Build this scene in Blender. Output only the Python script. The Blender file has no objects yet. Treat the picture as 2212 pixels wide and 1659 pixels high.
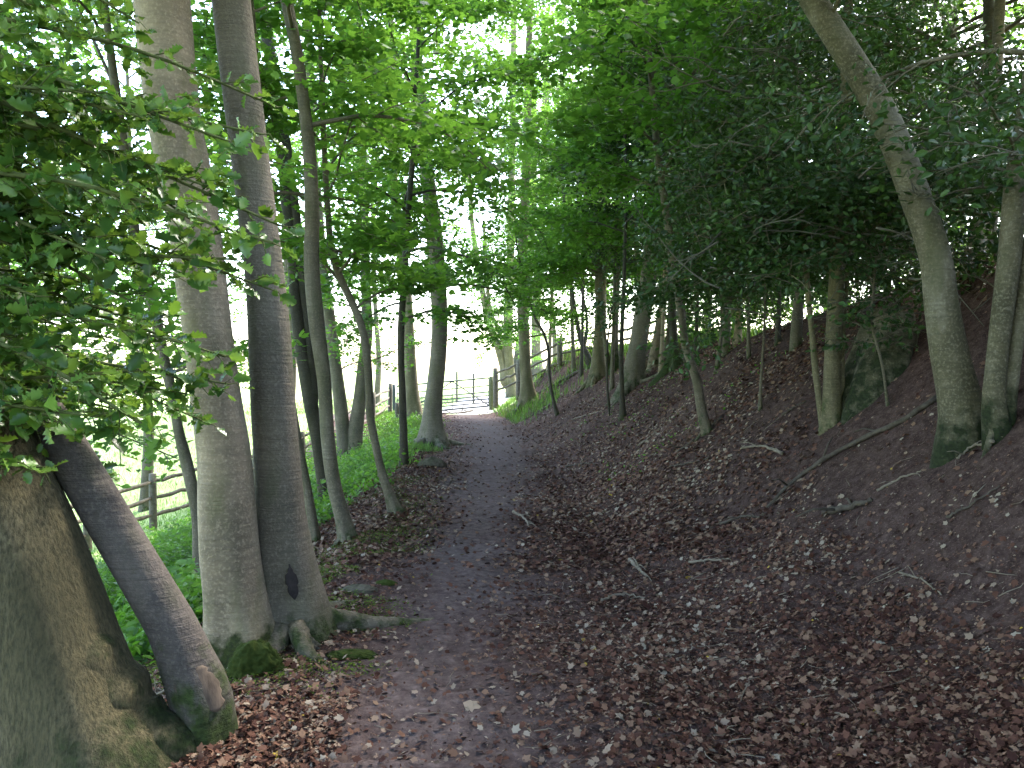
import bpy, math, numpy as np
from mathutils import Vector
from math import radians, pi, sin, cos

SC = bpy.context.scene
COL = SC.collection

# ------------------------------------------------------------------ camera
F = 1736.0                      # focal length in units of a 2212 px wide picture
PITCH = radians(-0.97)
EYE = 1.6
cam_d = bpy.data.cameras.new('camera')
cam = bpy.data.objects.new('camera', cam_d)
COL.objects.link(cam)
cam.location = (0, 0, EYE)
cam.rotation_euler = (pi / 2 + PITCH, 0, 0)
cam_d.sensor_width = 36
cam_d.lens = F / 2212 * 36
cam_d.clip_start = 0.05
cam_d.clip_end = 3000
SC.camera = cam

# ------------------------------------------------------------------ light
SUN_EL, SUN_AZ = radians(50), radians(38)      # azimuth measured from +Y towards +X
w = bpy.data.worlds.new('World')
SC.world = w
w.use_nodes = True
nt = w.node_tree
sky = nt.nodes.new('ShaderNodeTexSky')
sky.sky_type = 'NISHITA'
sky.sun_disc = False
sky.sun_elevation = SUN_EL
sky.sun_rotation = SUN_AZ
sky.dust_density = 2.5
sky.ozone_density = 1.0
bg = nt.nodes['Background']
bg.inputs['Strength'].default_value = 0.15
nt.links.new(sky.outputs[0], bg.inputs['Color'])
sd = bpy.data.lights.new('sun', 'SUN')
sd.energy = 1.5
sd.angle = radians(10)
sd.color = (1.0, 0.94, 0.84)
so = bpy.data.objects.new('sun', sd)
COL.objects.link(so)
so.location = (10, 10, 30)
sdir = Vector((sin(SUN_AZ) * cos(SUN_EL), cos(SUN_AZ) * cos(SUN_EL), sin(SUN_EL)))
so.rotation_euler = sdir.to_track_quat('Z', 'Y').to_euler()
SC.view_settings.view_transform = 'Standard'
SC.view_settings.look = 'None'
SC.view_settings.gamma = 1
SC.view_settings.exposure = 3.8
SC.cycles.max_bounces = 8
SC.cycles.diffuse_bounces = 5
SC.cycles.glossy_bounces = 2
SC.cycles.transmission_bounces = 5
SC.cycles.transparent_max_bounces = 4
SC.cycles.caustics_reflective = False
SC.cycles.caustics_refractive = False
SC.cycles.use_denoising = True

# ------------------------------------------------------------------ terrain
def sstep(a, b, x):
    t = np.clip((np.asarray(x, float) - a) / (b - a), 0, 1)
    return t * t * (3 - 2 * t)

def vnoise(x, y, s, seed=0):
    """smooth lattice noise in -1..1"""
    x = np.asarray(x, float) / s + 1000.5 + seed * 17.3
    y = np.asarray(y, float) / s + 1000.5 + seed * 9.1
    xi = np.floor(x).astype(np.int64); yi = np.floor(y).astype(np.int64)
    fx = x - xi; fy = y - yi
    fx = fx * fx * (3 - 2 * fx); fy = fy * fy * (3 - 2 * fy)
    def hsh(a, b):
        n = (a * 374761393 + b * 668265263 + seed * 974711) & 0x7fffffff
        n = ((n ^ (n >> 13)) * 1274126177) & 0x7fffffff
        n = n ^ (n >> 16)
        return (n & 0xffff) / 32767.5 - 1
    return ((hsh(xi, yi) * (1 - fx) + hsh(xi + 1, yi) * fx) * (1 - fy)
            + (hsh(xi, yi + 1) * (1 - fx) + hsh(xi + 1, yi + 1) * fx) * fy)

def toe_x(y):   return np.interp(y, [-10, 4, 12, 20, 30, 60], [1.3, 0.95, 0.7, 0.3, -0.5, -0.5])
def crest_x(y): return np.interp(y, [-10, 4, 15, 23, 29, 34, 60], [4.8, 4.5, 4.3, 3.7, 2.0, 2.6, 14])
def left_x(y):  return np.interp(y, [-10, 2, 6, 10, 16, 24, 32, 60], [-1.2, -1.2, -1.3, -1.5, -1.9, -2.3, -4.0, -6])
def path_x(y):  return np.interp(y, [-10, 3, 4, 5.4, 8, 11, 18, 24, 31, 45, 60], [-.35, -.35, -.36, -.5, -.34, -.3, -.35, -.9, -1.8, -1.5, 2])
def path_w(y):  return np.interp(y, [-10, 3, 4, 5.4, 8, 11, 18, 31, 60], [1.1, 1.0, .85, .62, .56, .72, .95, 1.1, 1.6]) * (1 + .2 * vnoise(y, 0 * y, 1.3, 40))

def terrain(x, y):
    x = np.asarray(x, float); y = np.asarray(y, float)
    t = np.clip((x - toe_x(y)) / (crest_x(y) - toe_x(y)), 0, 1)
    f = .45 * t + .55 * t * t * (3 - 2 * t)
    near = 1 - sstep(5, 12, y)
    f = f * (1 - near) + near * (.25 * f + .75 * t * t)
    h = np.interp(y, [3, 6, 10, 14], [3.0, 2.9, 2.5, 2.2]) * f * (1 - .45 * sstep(33, 50, y))
    h = h + .02 * np.clip(x - crest_x(y), 0, 60)
    d = np.clip(left_x(y) - x, 0, 200)
    att = 1 - .92 * sstep(20, 31, y)
    h = h - 3.0 * (1 - np.exp(-.17 * d * d / (d + .35))) * att
    wood = (1 - sstep(4.5, 9, np.abs(x))) * (1 - sstep(30, 36, y))
    hillm = sstep(.3, 1.2, x - toe_x(y))
    h = h + wood * hillm * (.09 * vnoise(x, y, 1.1, 61) + .045 * vnoise(x, y, .45, 62))
    h = h + wood * (.05 * vnoise(x, y, 1.7, 1) + .03 * vnoise(x, y, .7, 2)) * (1 - .6 * np.exp(-((x - path_x(y)) / .6) ** 2))
    far = sstep(15, 120, np.hypot(x, y - 15))
    h = h + far * 1.2 * vnoise(x, y, 60, 3)
    return h

def micro(x, y):
    return .012 * vnoise(x, y, .16, 4) + .009 * vnoise(x, y, .07, 5) + .005 * vnoise(x, y, .035, 6)

def ray(px, py):
    dx = (px - 1106) / F; dz = -(py - 829.5) / F
    return np.array([dx, cos(PITCH) - sin(PITCH) * dz, sin(PITCH) + cos(PITCH) * dz])

def at(px, py, Y):
    """point at world depth Y seen at photo position px,py"""
    r = ray(px, py)
    return np.array([0, 0, EYE]) + r * (Y / r[1])

def hit(px, py):
    r = ray(px, py)
    Y = np.arange(1.5, 60, .02)
    P = r[None] * (Y / r[1])[:, None]
    below = (P[:, 2] + EYE) < terrain(P[:, 0], P[:, 1])
    i = int(np.argmax(below)) if below.any() else len(Y) - 1
    p = P[i].copy(); p[2] = float(terrain(p[0], p[1]))
    return p

# ------------------------------------------------------------------ mesh helpers
class Acc:
    def __init__(s):
        s.v = []; s.f3 = []; s.f4 = []; s.n = 0; s.a = []
    def add(s, v, f3=None, f4=None, a=None):
        v = np.asarray(v, float)
        if f3 is not None and len(f3): s.f3.append(np.asarray(f3) + s.n)
        if f4 is not None and len(f4): s.f4.append(np.asarray(f4) + s.n)
        s.v.append(v)
        s.a.append(np.zeros(len(v)) if a is None else np.broadcast_to(np.asarray(a, float), (len(v),)))
        s.n += len(v)
    def build(s, name, mat, parent=None, origin=(0, 0, 0), smooth=True, attr='tone'):
        me = bpy.data.meshes.new(name)
        v = np.concatenate(s.v) - np.asarray(origin, float)[None]
        f3 = np.concatenate(s.f3) if s.f3 else np.zeros((0, 3), int)
        f4 = np.concatenate(s.f4) if s.f4 else np.zeros((0, 4), int)
        me.vertices.add(len(v)); me.vertices.foreach_set('co', v.astype(np.float32).ravel())
        li = np.concatenate([f3.ravel(), f4.ravel()]).astype(np.int32)
        tot = np.concatenate([np.full(len(f3), 3), np.full(len(f4), 4)]).astype(np.int32)
        st = np.concatenate([[0], np.cumsum(tot)[:-1]]).astype(np.int32)
        me.loops.add(len(li)); me.loops.foreach_set('vertex_index', li)
        me.polygons.add(len(tot)); me.polygons.foreach_set('loop_start', st)
        me.polygons.foreach_set('loop_total', tot)
        me.polygons.foreach_set('use_smooth', np.full(len(tot), smooth))
        me.update(calc_edges=True)
        at_ = me.attributes.new(attr, 'FLOAT', 'POINT')
        at_.data.foreach_set('value', np.concatenate(s.a).astype(np.float32))
        me.materials.append(mat)
        o = bpy.data.objects.new(name, me)
        COL.objects.link(o)
        if parent is not None: o.parent = parent
        else: o.location = origin
        return o

def tube(acc, pts, rad, sides=6, a=0., lump=None, cap=True, seed=0, flat=None):
    pts = np.asarray(pts, float); rad = np.asarray(rad, float); n = len(pts)
    t = np.gradient(pts, axis=0); t /= np.linalg.norm(t, axis=1)[:, None] + 1e-9
    mean = pts[-1] - pts[0]; mean = mean / (np.linalg.norm(mean) + 1e-9)
    ref = np.array([0, 1., 0]) if abs(mean[2]) > .75 else np.array([0, 0, 1.])
    u = np.cross(t, ref); u /= np.linalg.norm(u, axis=1)[:, None] + 1e-9
    v = np.cross(t, u)
    th = np.linspace(0, 2 * pi, sides, endpoint=False)
    r = rad[:, None] * np.ones((1, sides))
    if lump is not None: r = r * lump(th)
    P = pts[:, None] + r[..., None] * (np.cos(th)[None, :, None] * u[:, None] + np.sin(th)[None, :, None] * v[:, None])
    i = np.arange(n - 1)[:, None] * sides; j = np.arange(sides)[None]; j2 = (j + 1) % sides
    q = np.stack([i + j, i + j2, i + sides + j2, i + sides + j], -1).reshape(-1, 4)
    V = P.reshape(-1, 3)
    A = np.broadcast_to(np.asarray(a, float)[..., None] if np.ndim(a) == 1 else np.asarray(a, float), (n, sides)).reshape(-1)
    f3 = None
    if cap:
        V = np.concatenate([V, pts[:1], pts[-1:]])
        A = np.concatenate([A, A[:1], A[-1:]])
        b = n * sides; jj = np.arange(sides); k = (n - 1) * sides
        f3 = np.concatenate([np.stack([jj * 0 + b, (jj + 1) % sides, jj], -1),
                             np.stack([jj * 0 + b + 1, k + jj, k + (jj + 1) % sides], -1)])
    acc.add(V, f3, q, A)

def box(acc, p0, p1, wx, wz, a=0.):
    """a squared bar from p0 to p1"""
    tube(acc, [p0, p1], [.7071, .7071], 4, a, lump=None) if False else None
    p0 = np.array(p0, float); p1 = np.array(p1, float)
    d = p1 - p0; d /= np.linalg.norm(d)
    ref = np.array([0, 0, 1.]) if abs(d[2]) < .8 else np.array([0, 1., 0])
    s = np.cross(d, ref); s /= np.linalg.norm(s); t = np.cross(s, d)
    V = []
    for p in (p0, p1):
        for (i, j) in ((-1, -1), (1, -1), (1, 1), (-1, 1)):
            V.append(p + s * wx / 2 * i + t * wz / 2 * j)
    acc.add(V, None, [(0, 1, 2, 3), (4, 7, 6, 5), (0, 4, 5, 1), (1, 5, 6, 2), (2, 6, 7, 3), (3, 7, 4, 0)], a)

# leaf templates: unit length along +x, normal +z
def fan(out, cz=0.):
    out = np.array(out, float); c = out.mean(0); c[2] += cz
    V = np.concatenate([[c], out]); n = len(out); k = np.arange(n)
    return V, np.stack([k * 0, 1 + k, 1 + (k + 1) % n], -1)
def L_maple():
    o = [(0, 0)]
    for ang, r in ((-112, .38), (-92, .3), (-62, .52), (-42, .34), (-14, .46), (0, .62), (14, .46), (42, .34), (62, .52), (92, .3), (112, .38)):
        a = radians(ang); o.append((.38 + r * cos(a), r * sin(a)))
    return fan([(x, y, -.25 * y * y - .12 * (x - .4) ** 2) for x, y in o], .02)
def L_oval():
    V = np.array([(0, 0, 0), (.33, .27, .05), (.75, .2, .0), (1, 0, -.1), (.75, -.2, .0), (.33, -.27, .05), (.5, 0, -.03)])
    return V, np.array([(6, 0, 5), (6, 5, 4), (6, 4, 3), (6, 3, 2), (6, 2, 1), (6, 1, 0)])
def L_quad():
    V = np.array([(0, 0, 0), (.45, .32, .06), (1, 0, -.05), (.45, -.32, .06)])
    return V, np.array([(0, 2, 1), (0, 3, 2)])
def L_holly():
    V = [(0, 0, 0), (.35, 0, -.03), (.7, 0, -.03), (1, 0, -.08)]
    side = [(.1, .1, 0), (.18, .27, .1), (.3, .2, 0), (.4, .36, .12), (.52, .23, 0), (.63, .34, .12), (.73, .18, 0), (.84, .2, .09)]
    n = len(V)
    V += side + [(x, -y, z) for x, y, z in side]
    f = [(0, 1, 4), (4, 1, 5), (5, 1, 6), (6, 1, 7), (7, 1, 8), (8, 1, 2), (8, 2, 9), (9, 2, 10), (10, 2, 11), (11, 2, 3)]
    f2 = [(a if a < 4 else a + 8, c if c < 4 else c + 8, b if b < 4 else b + 8) for a, b, c in f]
    return np.array(V, float), np.array(f + f2)
TPL = dict(maple=L_maple(), oval=L_oval(), quad=L_quad(), holly=L_holly())

def leaves(acc, kind, pos, nrm, axis, size, tone, widthf=1.0):
    V, Fc = TPL[kind]
    pos = np.asarray(pos, float); N = len(pos)
    if N == 0: return
    n = nrm / (np.linalg.norm(nrm, axis=1)[:, None] + 1e-9)
    x = axis - (axis * n).sum(1)[:, None] * n; x /= np.linalg.norm(x, axis=1)[:, None] + 1e-9
    y = np.cross(n, x)
    s = np.broadcast_to(np.asarray(size, float), (N,))[:, None, None]
    P = pos[:, None] + s * (V[None, :, 0:1] * x[:, None] + widthf * V[None, :, 1:2] * y[:, None] + V[None, :, 2:3] * n[:, None])
    k = len(V)
    f = (Fc[None] + (np.arange(N) * k)[:, None, None]).reshape(-1, 3)
    acc.add(P.reshape(-1, 3), f, None, np.repeat(np.broadcast_to(tone, (N,)), k))

# ------------------------------------------------------------------ materials
def mat(name):
    m = bpy.data.materials.new(name); m.use_nodes = True
    N = m.node_tree.nodes; b = N['Principled BSDF']
    return m, m.node_tree, b
def node(t, typ, **k):
    n = t.nodes.new(typ)
    for a, b in k.items():
        if a in n.inputs.keys(): n.inputs[a].default_value = b
        else: setattr(n, a, b)
    return n
def ramp(t, src, stops):
    r = t.nodes.new('ShaderNodeValToRGB'); e = r.color_ramp.elements
    while len(e) < len(stops): e.new(.5)
    for el, (p, c) in zip(e, stops): el.position = p; el.color = (*c, 1)
    t.links.new(src, r.inputs[0]); return r.outputs[0]
def coords(t, scale=(1, 1, 1)):
    tc = node(t, 'ShaderNodeTexCoord'); mp = node(t, 'ShaderNodeMapping')
    mp.inputs['Scale'].default_value = scale
    t.links.new(tc.outputs['Object'], mp.inputs[0]); return mp.outputs[0]
def noise(t, co, s, d=4, r=.55):
    n = node(t, 'ShaderNodeTexNoise'); n.inputs['Scale'].default_value = s
    n.inputs['Detail'].default_value = d; n.inputs['Roughness'].default_value = r
    t.links.new(co, n.inputs['Vector']); return n.outputs[0]
def mixc(t, fac, a, b):
    m = node(t, 'ShaderNodeMix'); m.data_type = 'RGBA'
    if isinstance(fac, (int, float)): m.inputs[0].default_value = fac
    else: t.links.new(fac, m.inputs[0])
    for s, i in ((a, 6), (b, 7)):
        if isinstance(s, tuple): m.inputs[i].default_value = (*s, 1)
        else: t.links.new(s, m.inputs[i])
    return m.outputs[2]
def math_(t, op, a, b=0., clamp=False):
    m = node(t, 'ShaderNodeMath'); m.operation = op; m.use_clamp = clamp
    for s, i in ((a, 0), (b, 1)):
        if isinstance(s, (int, float)): m.inputs[i].default_value = s
        else: t.links.new(s, m.inputs[i])
    return m.outputs[0]
def attr(t, n):
    a = node(t, 'ShaderNodeAttribute'); a.attribute_name = n; return a.outputs['Fac']
def bump(t, b, h, strength=.4, dist=.02):
    bp = node(t, 'ShaderNodeBump'); bp.inputs['Strength'].default_value = strength; bp.inputs['Distance'].default_value = dist
    t.links.new(h, bp.inputs['Height']); t.links.new(bp.outputs[0], b.inputs['Normal'])

def bark(name, c1, c2, c3, rough=False, moss=(.022, .034, .007)):
    m, t, b = mat(name)
    co = coords(t)
    big = noise(t, coords(t, (1, 1, .55)), 3.2, 5, .6)
    base = ramp(t, big, [(.3, c1), (.5, c2), (.68, c3)])
    if rough:
        ridg = noise(t, coords(t, (1, 1, .3)), 75, 5, .7)
        base = mixc(t, ramp(t, ridg, [(.38, (0, 0, 0)), (.6, (1, 1, 1))]), tuple(.68 * x for x in c1), base)
        bump(t, b, ridg, 1.0, .035)
    else:
        band = noise(t, coords(t, (.6, .6, 9)), 5, 5, .65)
        base = mixc(t, ramp(t, band, [(.42, (0, 0, 0)), (.75, (.45, .45, .45))]), base, tuple(.55 * x for x in c1))
        sp = noise(t, co, 60, 3, .6)
        base = mixc(t, ramp(t, sp, [(.5, (0, 0, 0)), (.72, (.5, .5, .5))]), base, tuple(min(1, 1.5 * x) for x in c3))
        pt = noise(t, coords(t, (1, 1, .3)), 7, 3, .5)
        base = mixc(t, ramp(t, pt, [(.52, (0, 0, 0)), (.68, (.55, .55, .55))]), base, (.6 * c2[0], .72 * c2[1], .5 * c2[2]))
        bump(t, b, math_(t, 'ADD', math_(t, 'MULTIPLY', sp, .6), band), .8, .014)
    mo = attr(t, 'tone')
    mn = noise(t, co, 9, 5, .6)
    mk = math_(t, 'MULTIPLY', math_(t, 'SUBTRACT', math_(t, 'ADD', mo, mn), .82), 5, True)
    mc = ramp(t, noise(t, co, 45, 3), [(.3, tuple(.5 * x for x in moss)), (.7, tuple(1.5 * x for x in moss))])
    base = mixc(t, mk, base, mc)
    t.links.new(base, b.inputs['Base Color'])
    b.inputs['Roughness'].default_value = .85
    b.inputs['Specular IOR Level'].default_value = .25
    return m
BARK = dict(
    pale=bark('bark pale beech', (.125, .102, .066), (.21, .163, .108), (.31, .245, .165), moss=(.028, .036, .007)),
    grey=bark('bark grey beech', (.08, .069, .05), (.118, .1, .074), (.16, .136, .10)),
    dark=bark('bark dark', (.028, .025, .018), (.045, .039, .028), (.065, .057, .040)),
    mid=bark('bark brown grey', (.06, .052, .036), (.095, .08, .055), (.14, .12, .085)),
    green=bark('bark with algae', (.07, .062, .032), (.11, .094, .052), (.165, .14, .085)),
    greyb=bark('bark dark grey brown', (.042, .036, .032), (.066, .056, .049), (.095, .08, .068)),
    mottled=bark('bark mottled with algae', (.042, .038, .02), (.085, .073, .042), (.165, .145, .105), moss=(.013, .018, .005)),
    rough=bark('bark furrowed', (.085, .074, .036), (.125, .105, .052), (.175, .145, .08), rough=True))

def leafmat(name, c_dark, c_mid, c_light, trans=.45, rough=.5, spec=.3, tcol=1.0):
    m, t, b = mat(name)
    col = ramp(t, attr(t, 'tone'), [(0, c_dark), (.5, c_mid), (1, c_light)])
    t.links.new(col, b.inputs['Base Color'])
    b.inputs['Roughness'].default_value = rough
    b.inputs['Specular IOR Level'].default_value = spec
    tr = node(t, 'ShaderNodeBsdfTranslucent')
    g = node(t, 'ShaderNodeGamma'); g.inputs[1].default_value = .85
    hs = mixc(t, .35, col, tuple(min(1, x) for x in (c_light[0] * 1.7 * tcol, c_light[1] * 1.7 * tcol, c_light[2] * .6)))
    t.links.new(hs, tr.inputs['Color'])
    mx = node(t, 'ShaderNodeMixShader'); mx.inputs[0].default_value = trans
    t.links.new(b.outputs[0], mx.inputs[1]); t.links.new(tr.outputs[0], mx.inputs[2])
    t.links.new(mx.outputs[0], t.nodes['Material Output'].inputs[0])
    return m
LEAF = dict(
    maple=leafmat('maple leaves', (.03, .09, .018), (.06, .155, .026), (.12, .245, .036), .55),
    back=leafmat('painted sunlit leaves', (.06, .14, .025), (.10, .22, .035), (.16, .3, .05), .5),  # paler than the maple green, sunlight put into the leaf colour
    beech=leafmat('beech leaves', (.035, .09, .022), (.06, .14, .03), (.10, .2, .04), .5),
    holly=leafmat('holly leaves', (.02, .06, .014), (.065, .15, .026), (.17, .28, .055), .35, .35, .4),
    hollydark=leafmat('painted shaded holly leaves', (.013, .033, .009), (.024, .055, .014), (.055, .11, .022), .26, .45, .3),  # darker than the near holly, back shading put into the leaf colour
    cover=leafmat('ground plants', (.03, .085, .01), (.065, .17, .018), (.14, .30, .035), .4),
    mosslow=leafmat('low moss', (.03, .05, .008), (.055, .085, .012), (.09, .13, .02), .15, .8, .1),
    grass=leafmat('grass blades', (.05, .11, .025), (.09, .18, .035), (.16, .27, .06), .35))

m, t, b = mat('leaf litter')
col = ramp(t, attr(t, 'tone'), [(0, (.032, .013, .010)), (.35, (.088, .040, .027)), (.62, (.15, .09, .06)), (.8, (.21, .165, .125)), (.93, (.25, .215, .17)), (1, (.27, .19, .03))])
t.links.new(col, b.inputs['Base Color']); b.inputs['Roughness'].default_value = .7; b.inputs['Specular IOR Level'].default_value = .3
M_LITTER = m; b.inputs['Specular IOR Level'].default_value = .08

def groundmat(name):
    m, t, b = mat(name)
    co = coords(t)
    n1 = noise(t, co, 1.3, 6, .65); n2 = noise(t, co, 14, 6, .7); n3 = noise(t, co, 70, 4, .7)
    soil = ramp(t, n2, [(.3, (.022, .013, .012)), (.5, (.052, .033, .029)), (.72, (.095, .063, .055))])
    fl = ramp(t, n3, [(.56, (0, 0, 0)), (.66, (.8, .8, .8))])
    soil = mixc(t, fl, soil, (.15, .10, .08))
    pathc = ramp(t, n2, [(.3, (.058, .043, .042)), (.55, (.10, .079, .077)), (.75, (.16, .13, .125))])
    pw = attr(t, 'tone')                    # 0 litter .. 1 path, 2 field
    pk = math_(t, 'MULTIPLY', math_(t, 'SUBTRACT', math_(t, 'ADD', pw, math_(t, 'MULTIPLY', math_(t, 'ADD', n1, math_(t, 'MULTIPLY', n2, .8)), .9)), .98), .95, True)
    c = mixc(t, pk, soil, pathc)
    gr = ramp(t, noise(t, co, 3, 6, .7), [(.3, (.20, .27, .10)), (.55, (.28, .34, .15)), (.75, (.38, .40, .22))])
    gk = math_(t, 'MULTIPLY', math_(t, 'SUBTRACT', math_(t, 'ADD', pw, math_(t, 'MULTIPLY', n2, .5)), 1.7), 3, True)
    c = mixc(t, gk, c, gr)
    c = mixc(t, math_(t, 'MULTIPLY', math_(t, 'SUBTRACT', pw, 2.5), 4, True), c, ramp(t, n2, [(.3, (.18, .17, .175)), (.7, (.33, .32, .33))]))
    t.links.new(c, b.inputs['Base Color'])
    b.inputs['Roughness'].default_value = 1; b.inputs['Specular IOR Level'].default_value = .03
    bump(t, b, math_(t, 'ADD', n2, math_(t, 'MULTIPLY', n3, .5)), .6, .02)
    return m
M_GROUND = groundmat('ground surface')

def simple(name, c1, c2, scale=20, stretch=(1, 1, 1), rough=.8, metal=0.):
    m, t, b = mat(name)
    n = noise(t, coords(t, stretch), scale, 5, .6)
    t.links.new(ramp(t, n, [(.3, c1), (.7, c2)]), b.inputs['Base Color'])
    b.inputs['Roughness'].default_value = rough; b.inputs['Metallic'].default_value = metal; b.inputs['Specular IOR Level'].default_value = .15
    bump(t, b, n, .4, .01)
    return m
M_WOOD = simple('weathered fence wood', (.06, .052, .04), (.13, .115, .09), 14, (1, 1, 1))
M_STEEL = simple('galvanised steel', (.025, .035, .035), (.05, .065, .065), 30, rough=.6, metal=.0)
M_POST = simple('green stained post', (.06, .07, .03), (.12, .12, .065), 14)
M_STICK = simple('dead wood', (.035, .027, .02), (.085, .07, .055), 25)
M_STICKP = simple('pale dead wood', (.10, .08, .058), (.18, .15, .115), 25)
M_MOSS = simple('moss', (.02, .035, .006), (.04, .052, .009), 40, rough=.95)
M_STONE = simple('mossy stone', (.035, .037, .02), (.10, .085, .065), 9)
M_SCAR = simple('bare torn wood', (.045, .034, .026), (.13, .098, .074), 22, (1, 1, .3))
M_HOLE_SHADE = simple('rotten hollow', (.012, .010, .010), (.04, .032, .03), 20)  # rotten wood, with the cavity's shade put into the dark colour
M_TWIGG = simple('green twig', (.05, .062, .018), (.10, .12, .04), 30)

def empty(name, loc, label, cat, group=None):
    o = bpy.data.objects.new(name, None); COL.objects.link(o)
    o.location = tuple(float(q) for q in loc); o.empty_display_size = .2
    tag(o, label, cat, group); return o
def tag(o, label=None, cat=None, group=None, kind=None):
    if label: o['label'] = label
    if cat: o['category'] = cat
    if group: o['group'] = group
    if kind: o['kind'] = kind
    return o

# ------------------------------------------------------------------ ground, path, field
def spaced(lo, hi, c0, c1, step, grow):
    a = list(np.arange(c0, c1, step)); s = step; x = a[-1]
    while x < hi: s *= grow; x += s; a.append(min(x, hi))
    s = step; x = c0; pre = []
    while x > lo: s *= grow; x -= s; pre.append(max(x, lo))
    return np.array(pre[::-1] + a)
def ysp():
    a = [2.0]
    while a[-1] < 45: a.append(a[-1] + max(.03, .012 * a[-1]))
    s = .5
    while a[-1] < 1500: s *= 1.12; a.append(a[-1] + s)
    pre = [2.0 - .2 * k for k in range(1, 60)] + [-14, -20, -30, -60, -120, -300, -700]
    return np.array(pre[::-1] + a)
gx = spaced(-1500, 1500, -4.0, 6.0, .05, 1.06); gy = ysp()
GX, GY = np.meshgrid(gx, gy)
woodmask = (1 - sstep(28, 33, GY + .4 * vnoise(GX, GY, .8, 8))) \
    * (1 - sstep(0, .7, (GX - crest_x(GY) - 1.6 - .5 * vnoise(GX, GY, .9, 9)))) \
    * (1 - sstep(0, 2.0, (left_x(GY) - 2.6 - GX) + .8 * vnoise(GX, GY, .8, 10)))
GZ = terrain(GX, GY) + np.where((np.abs(GX) < 8) & (GY < 45), micro(GX, GY), 0)
pm = np.exp(-(np.abs(GX - path_x(GY) + .22 * vnoise(GX, GY, .9, 91) + .1 * vnoise(GX, GY, .3, 92)) / (path_w(GY) * 1.0)) ** 1.7)
pm = np.clip(pm * (.95 + .25 * vnoise(GX, GY, .7, 93)), 0, 1)
track = ((GY > 29.0) & (GY < 90) & (np.abs(GX - path_x(GY)) < path_w(GY) * (1 + .2 * vnoise(GX, GY, 1.1, 12))))
ga = np.where(track, 3.0, np.where(woodmask > .999, pm, np.maximum(pm, 2.2 * (1 - woodmask))))
nx = len(gx)
I, J = np.meshgrid(np.arange(len(gy) - 1), np.arange(nx - 1), indexing='ij')
quads = np.stack([I * nx + J, I * nx + J + 1, (I + 1) * nx + J + 1, (I + 1) * nx + J], -1).reshape(-1, 4)
cl = np.zeros(ga.shape, int)
cl[(pm > .55 + .12 * vnoise(GX, GY, .35, 11)) & (GY < 31) & (woodmask > .5)] = 1
cl[track] = 1
cl[(woodmask <= .5) & ~track] = 2
fc = cl[:-1, :-1].reshape(-1)
allv = np.stack([GX, GY, GZ], -1).reshape(-1, 3)
for k, (nm, lab) in enumerate((('ground', 'dark woodland floor strewn with leaf litter'), ('path', 'trodden bare earth path leading to the gate'), ('field', 'bright grass field outside the wood'))):
    q = quads[fc == k]; u, inv = np.unique(q, return_inverse=True)
    A = Acc(); A.add(allv[u], None, inv.reshape(-1, 4), ga.reshape(-1)[u])
    tag(A.build(nm, M_GROUND), lab, None, None, 'structure')

# ------------------------------------------------------------------ trees
def smooth_path(pts, n):
    pts = np.asarray(pts, float)
    d = np.concatenate([[0], np.cumsum(np.linalg.norm(np.diff(pts[:, :3], axis=0), axis=1))])
    s = np.linspace(0, d[-1], n)
    # catmull-rom through the points
    out = np.zeros((n, pts.shape[1])); m_ = np.gradient(pts, d + np.arange(len(d)) * 1e-9, axis=0)
    for i, x in enumerate(s):
        k = min(max(int(np.searchsorted(d, x) - 1), 0), len(d) - 2)
        h = d[k + 1] - d[k] + 1e-9; t_ = (x - d[k]) / h
        out[i] = ((2 * t_**3 - 3 * t_**2 + 1) * pts[k] + (t_**3 - 2 * t_**2 + t_) * h * m_[k]
                  + (-2 * t_**3 + 3 * t_**2) * pts[k + 1] + (t_**3 - t_**2) * h * m_[k + 1])
    return out

def world_stem(px, Y0, leany=0., H=None, rng=None, top_r=.25, sink=.35):
    """px: [(x,y,width)] from the foot up, in photo pixels -> array of x,y,z,r"""
    out = []
    z0 = None
    for (x, y, wd) in px:
        Y = Y0
        p = at(x, y, Y)
        if z0 is None: z0 = p[2]
        Y = Y0 + leany * (p[2] - z0)
        p = at(x, y, Y)
        out.append([p[0], p[1], p[2], wd / 2 / F * Y])
    out = np.array(out)
    d = out[-1, :3] - out[-2, :3]; d /= np.linalg.norm(d)
    if H is not None and z0 + H > out[-1, 2] + .3:
        top = z0 + H; n = max(2, int((top - out[-1, 2]) / 1.2)); r = out[-1, 3]; p = out[-1, :3].copy(); zz = p[2]
        ext = []
        for k in range(1, n + 1):
            d = d * .8 + np.array([rng.normal(0, .09), rng.normal(0, .09), 1.]) * .2; d /= np.linalg.norm(d)
            p = p + d * (top - zz) / n
            ext.append([*p, r * (1 - (1 - top_r) * k / n)])
        out = np.concatenate([out, ext])
    foot = out[0].copy(); d0 = out[1, :3] - out[0, :3]; d0 /= np.linalg.norm(d0)
    foot[:3] -= d0 * (sink + 1.2 * foot[3]) / max(.4, d0[2]); foot[3] *= 1.1
    return np.concatenate([[foot], out]), z0

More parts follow.
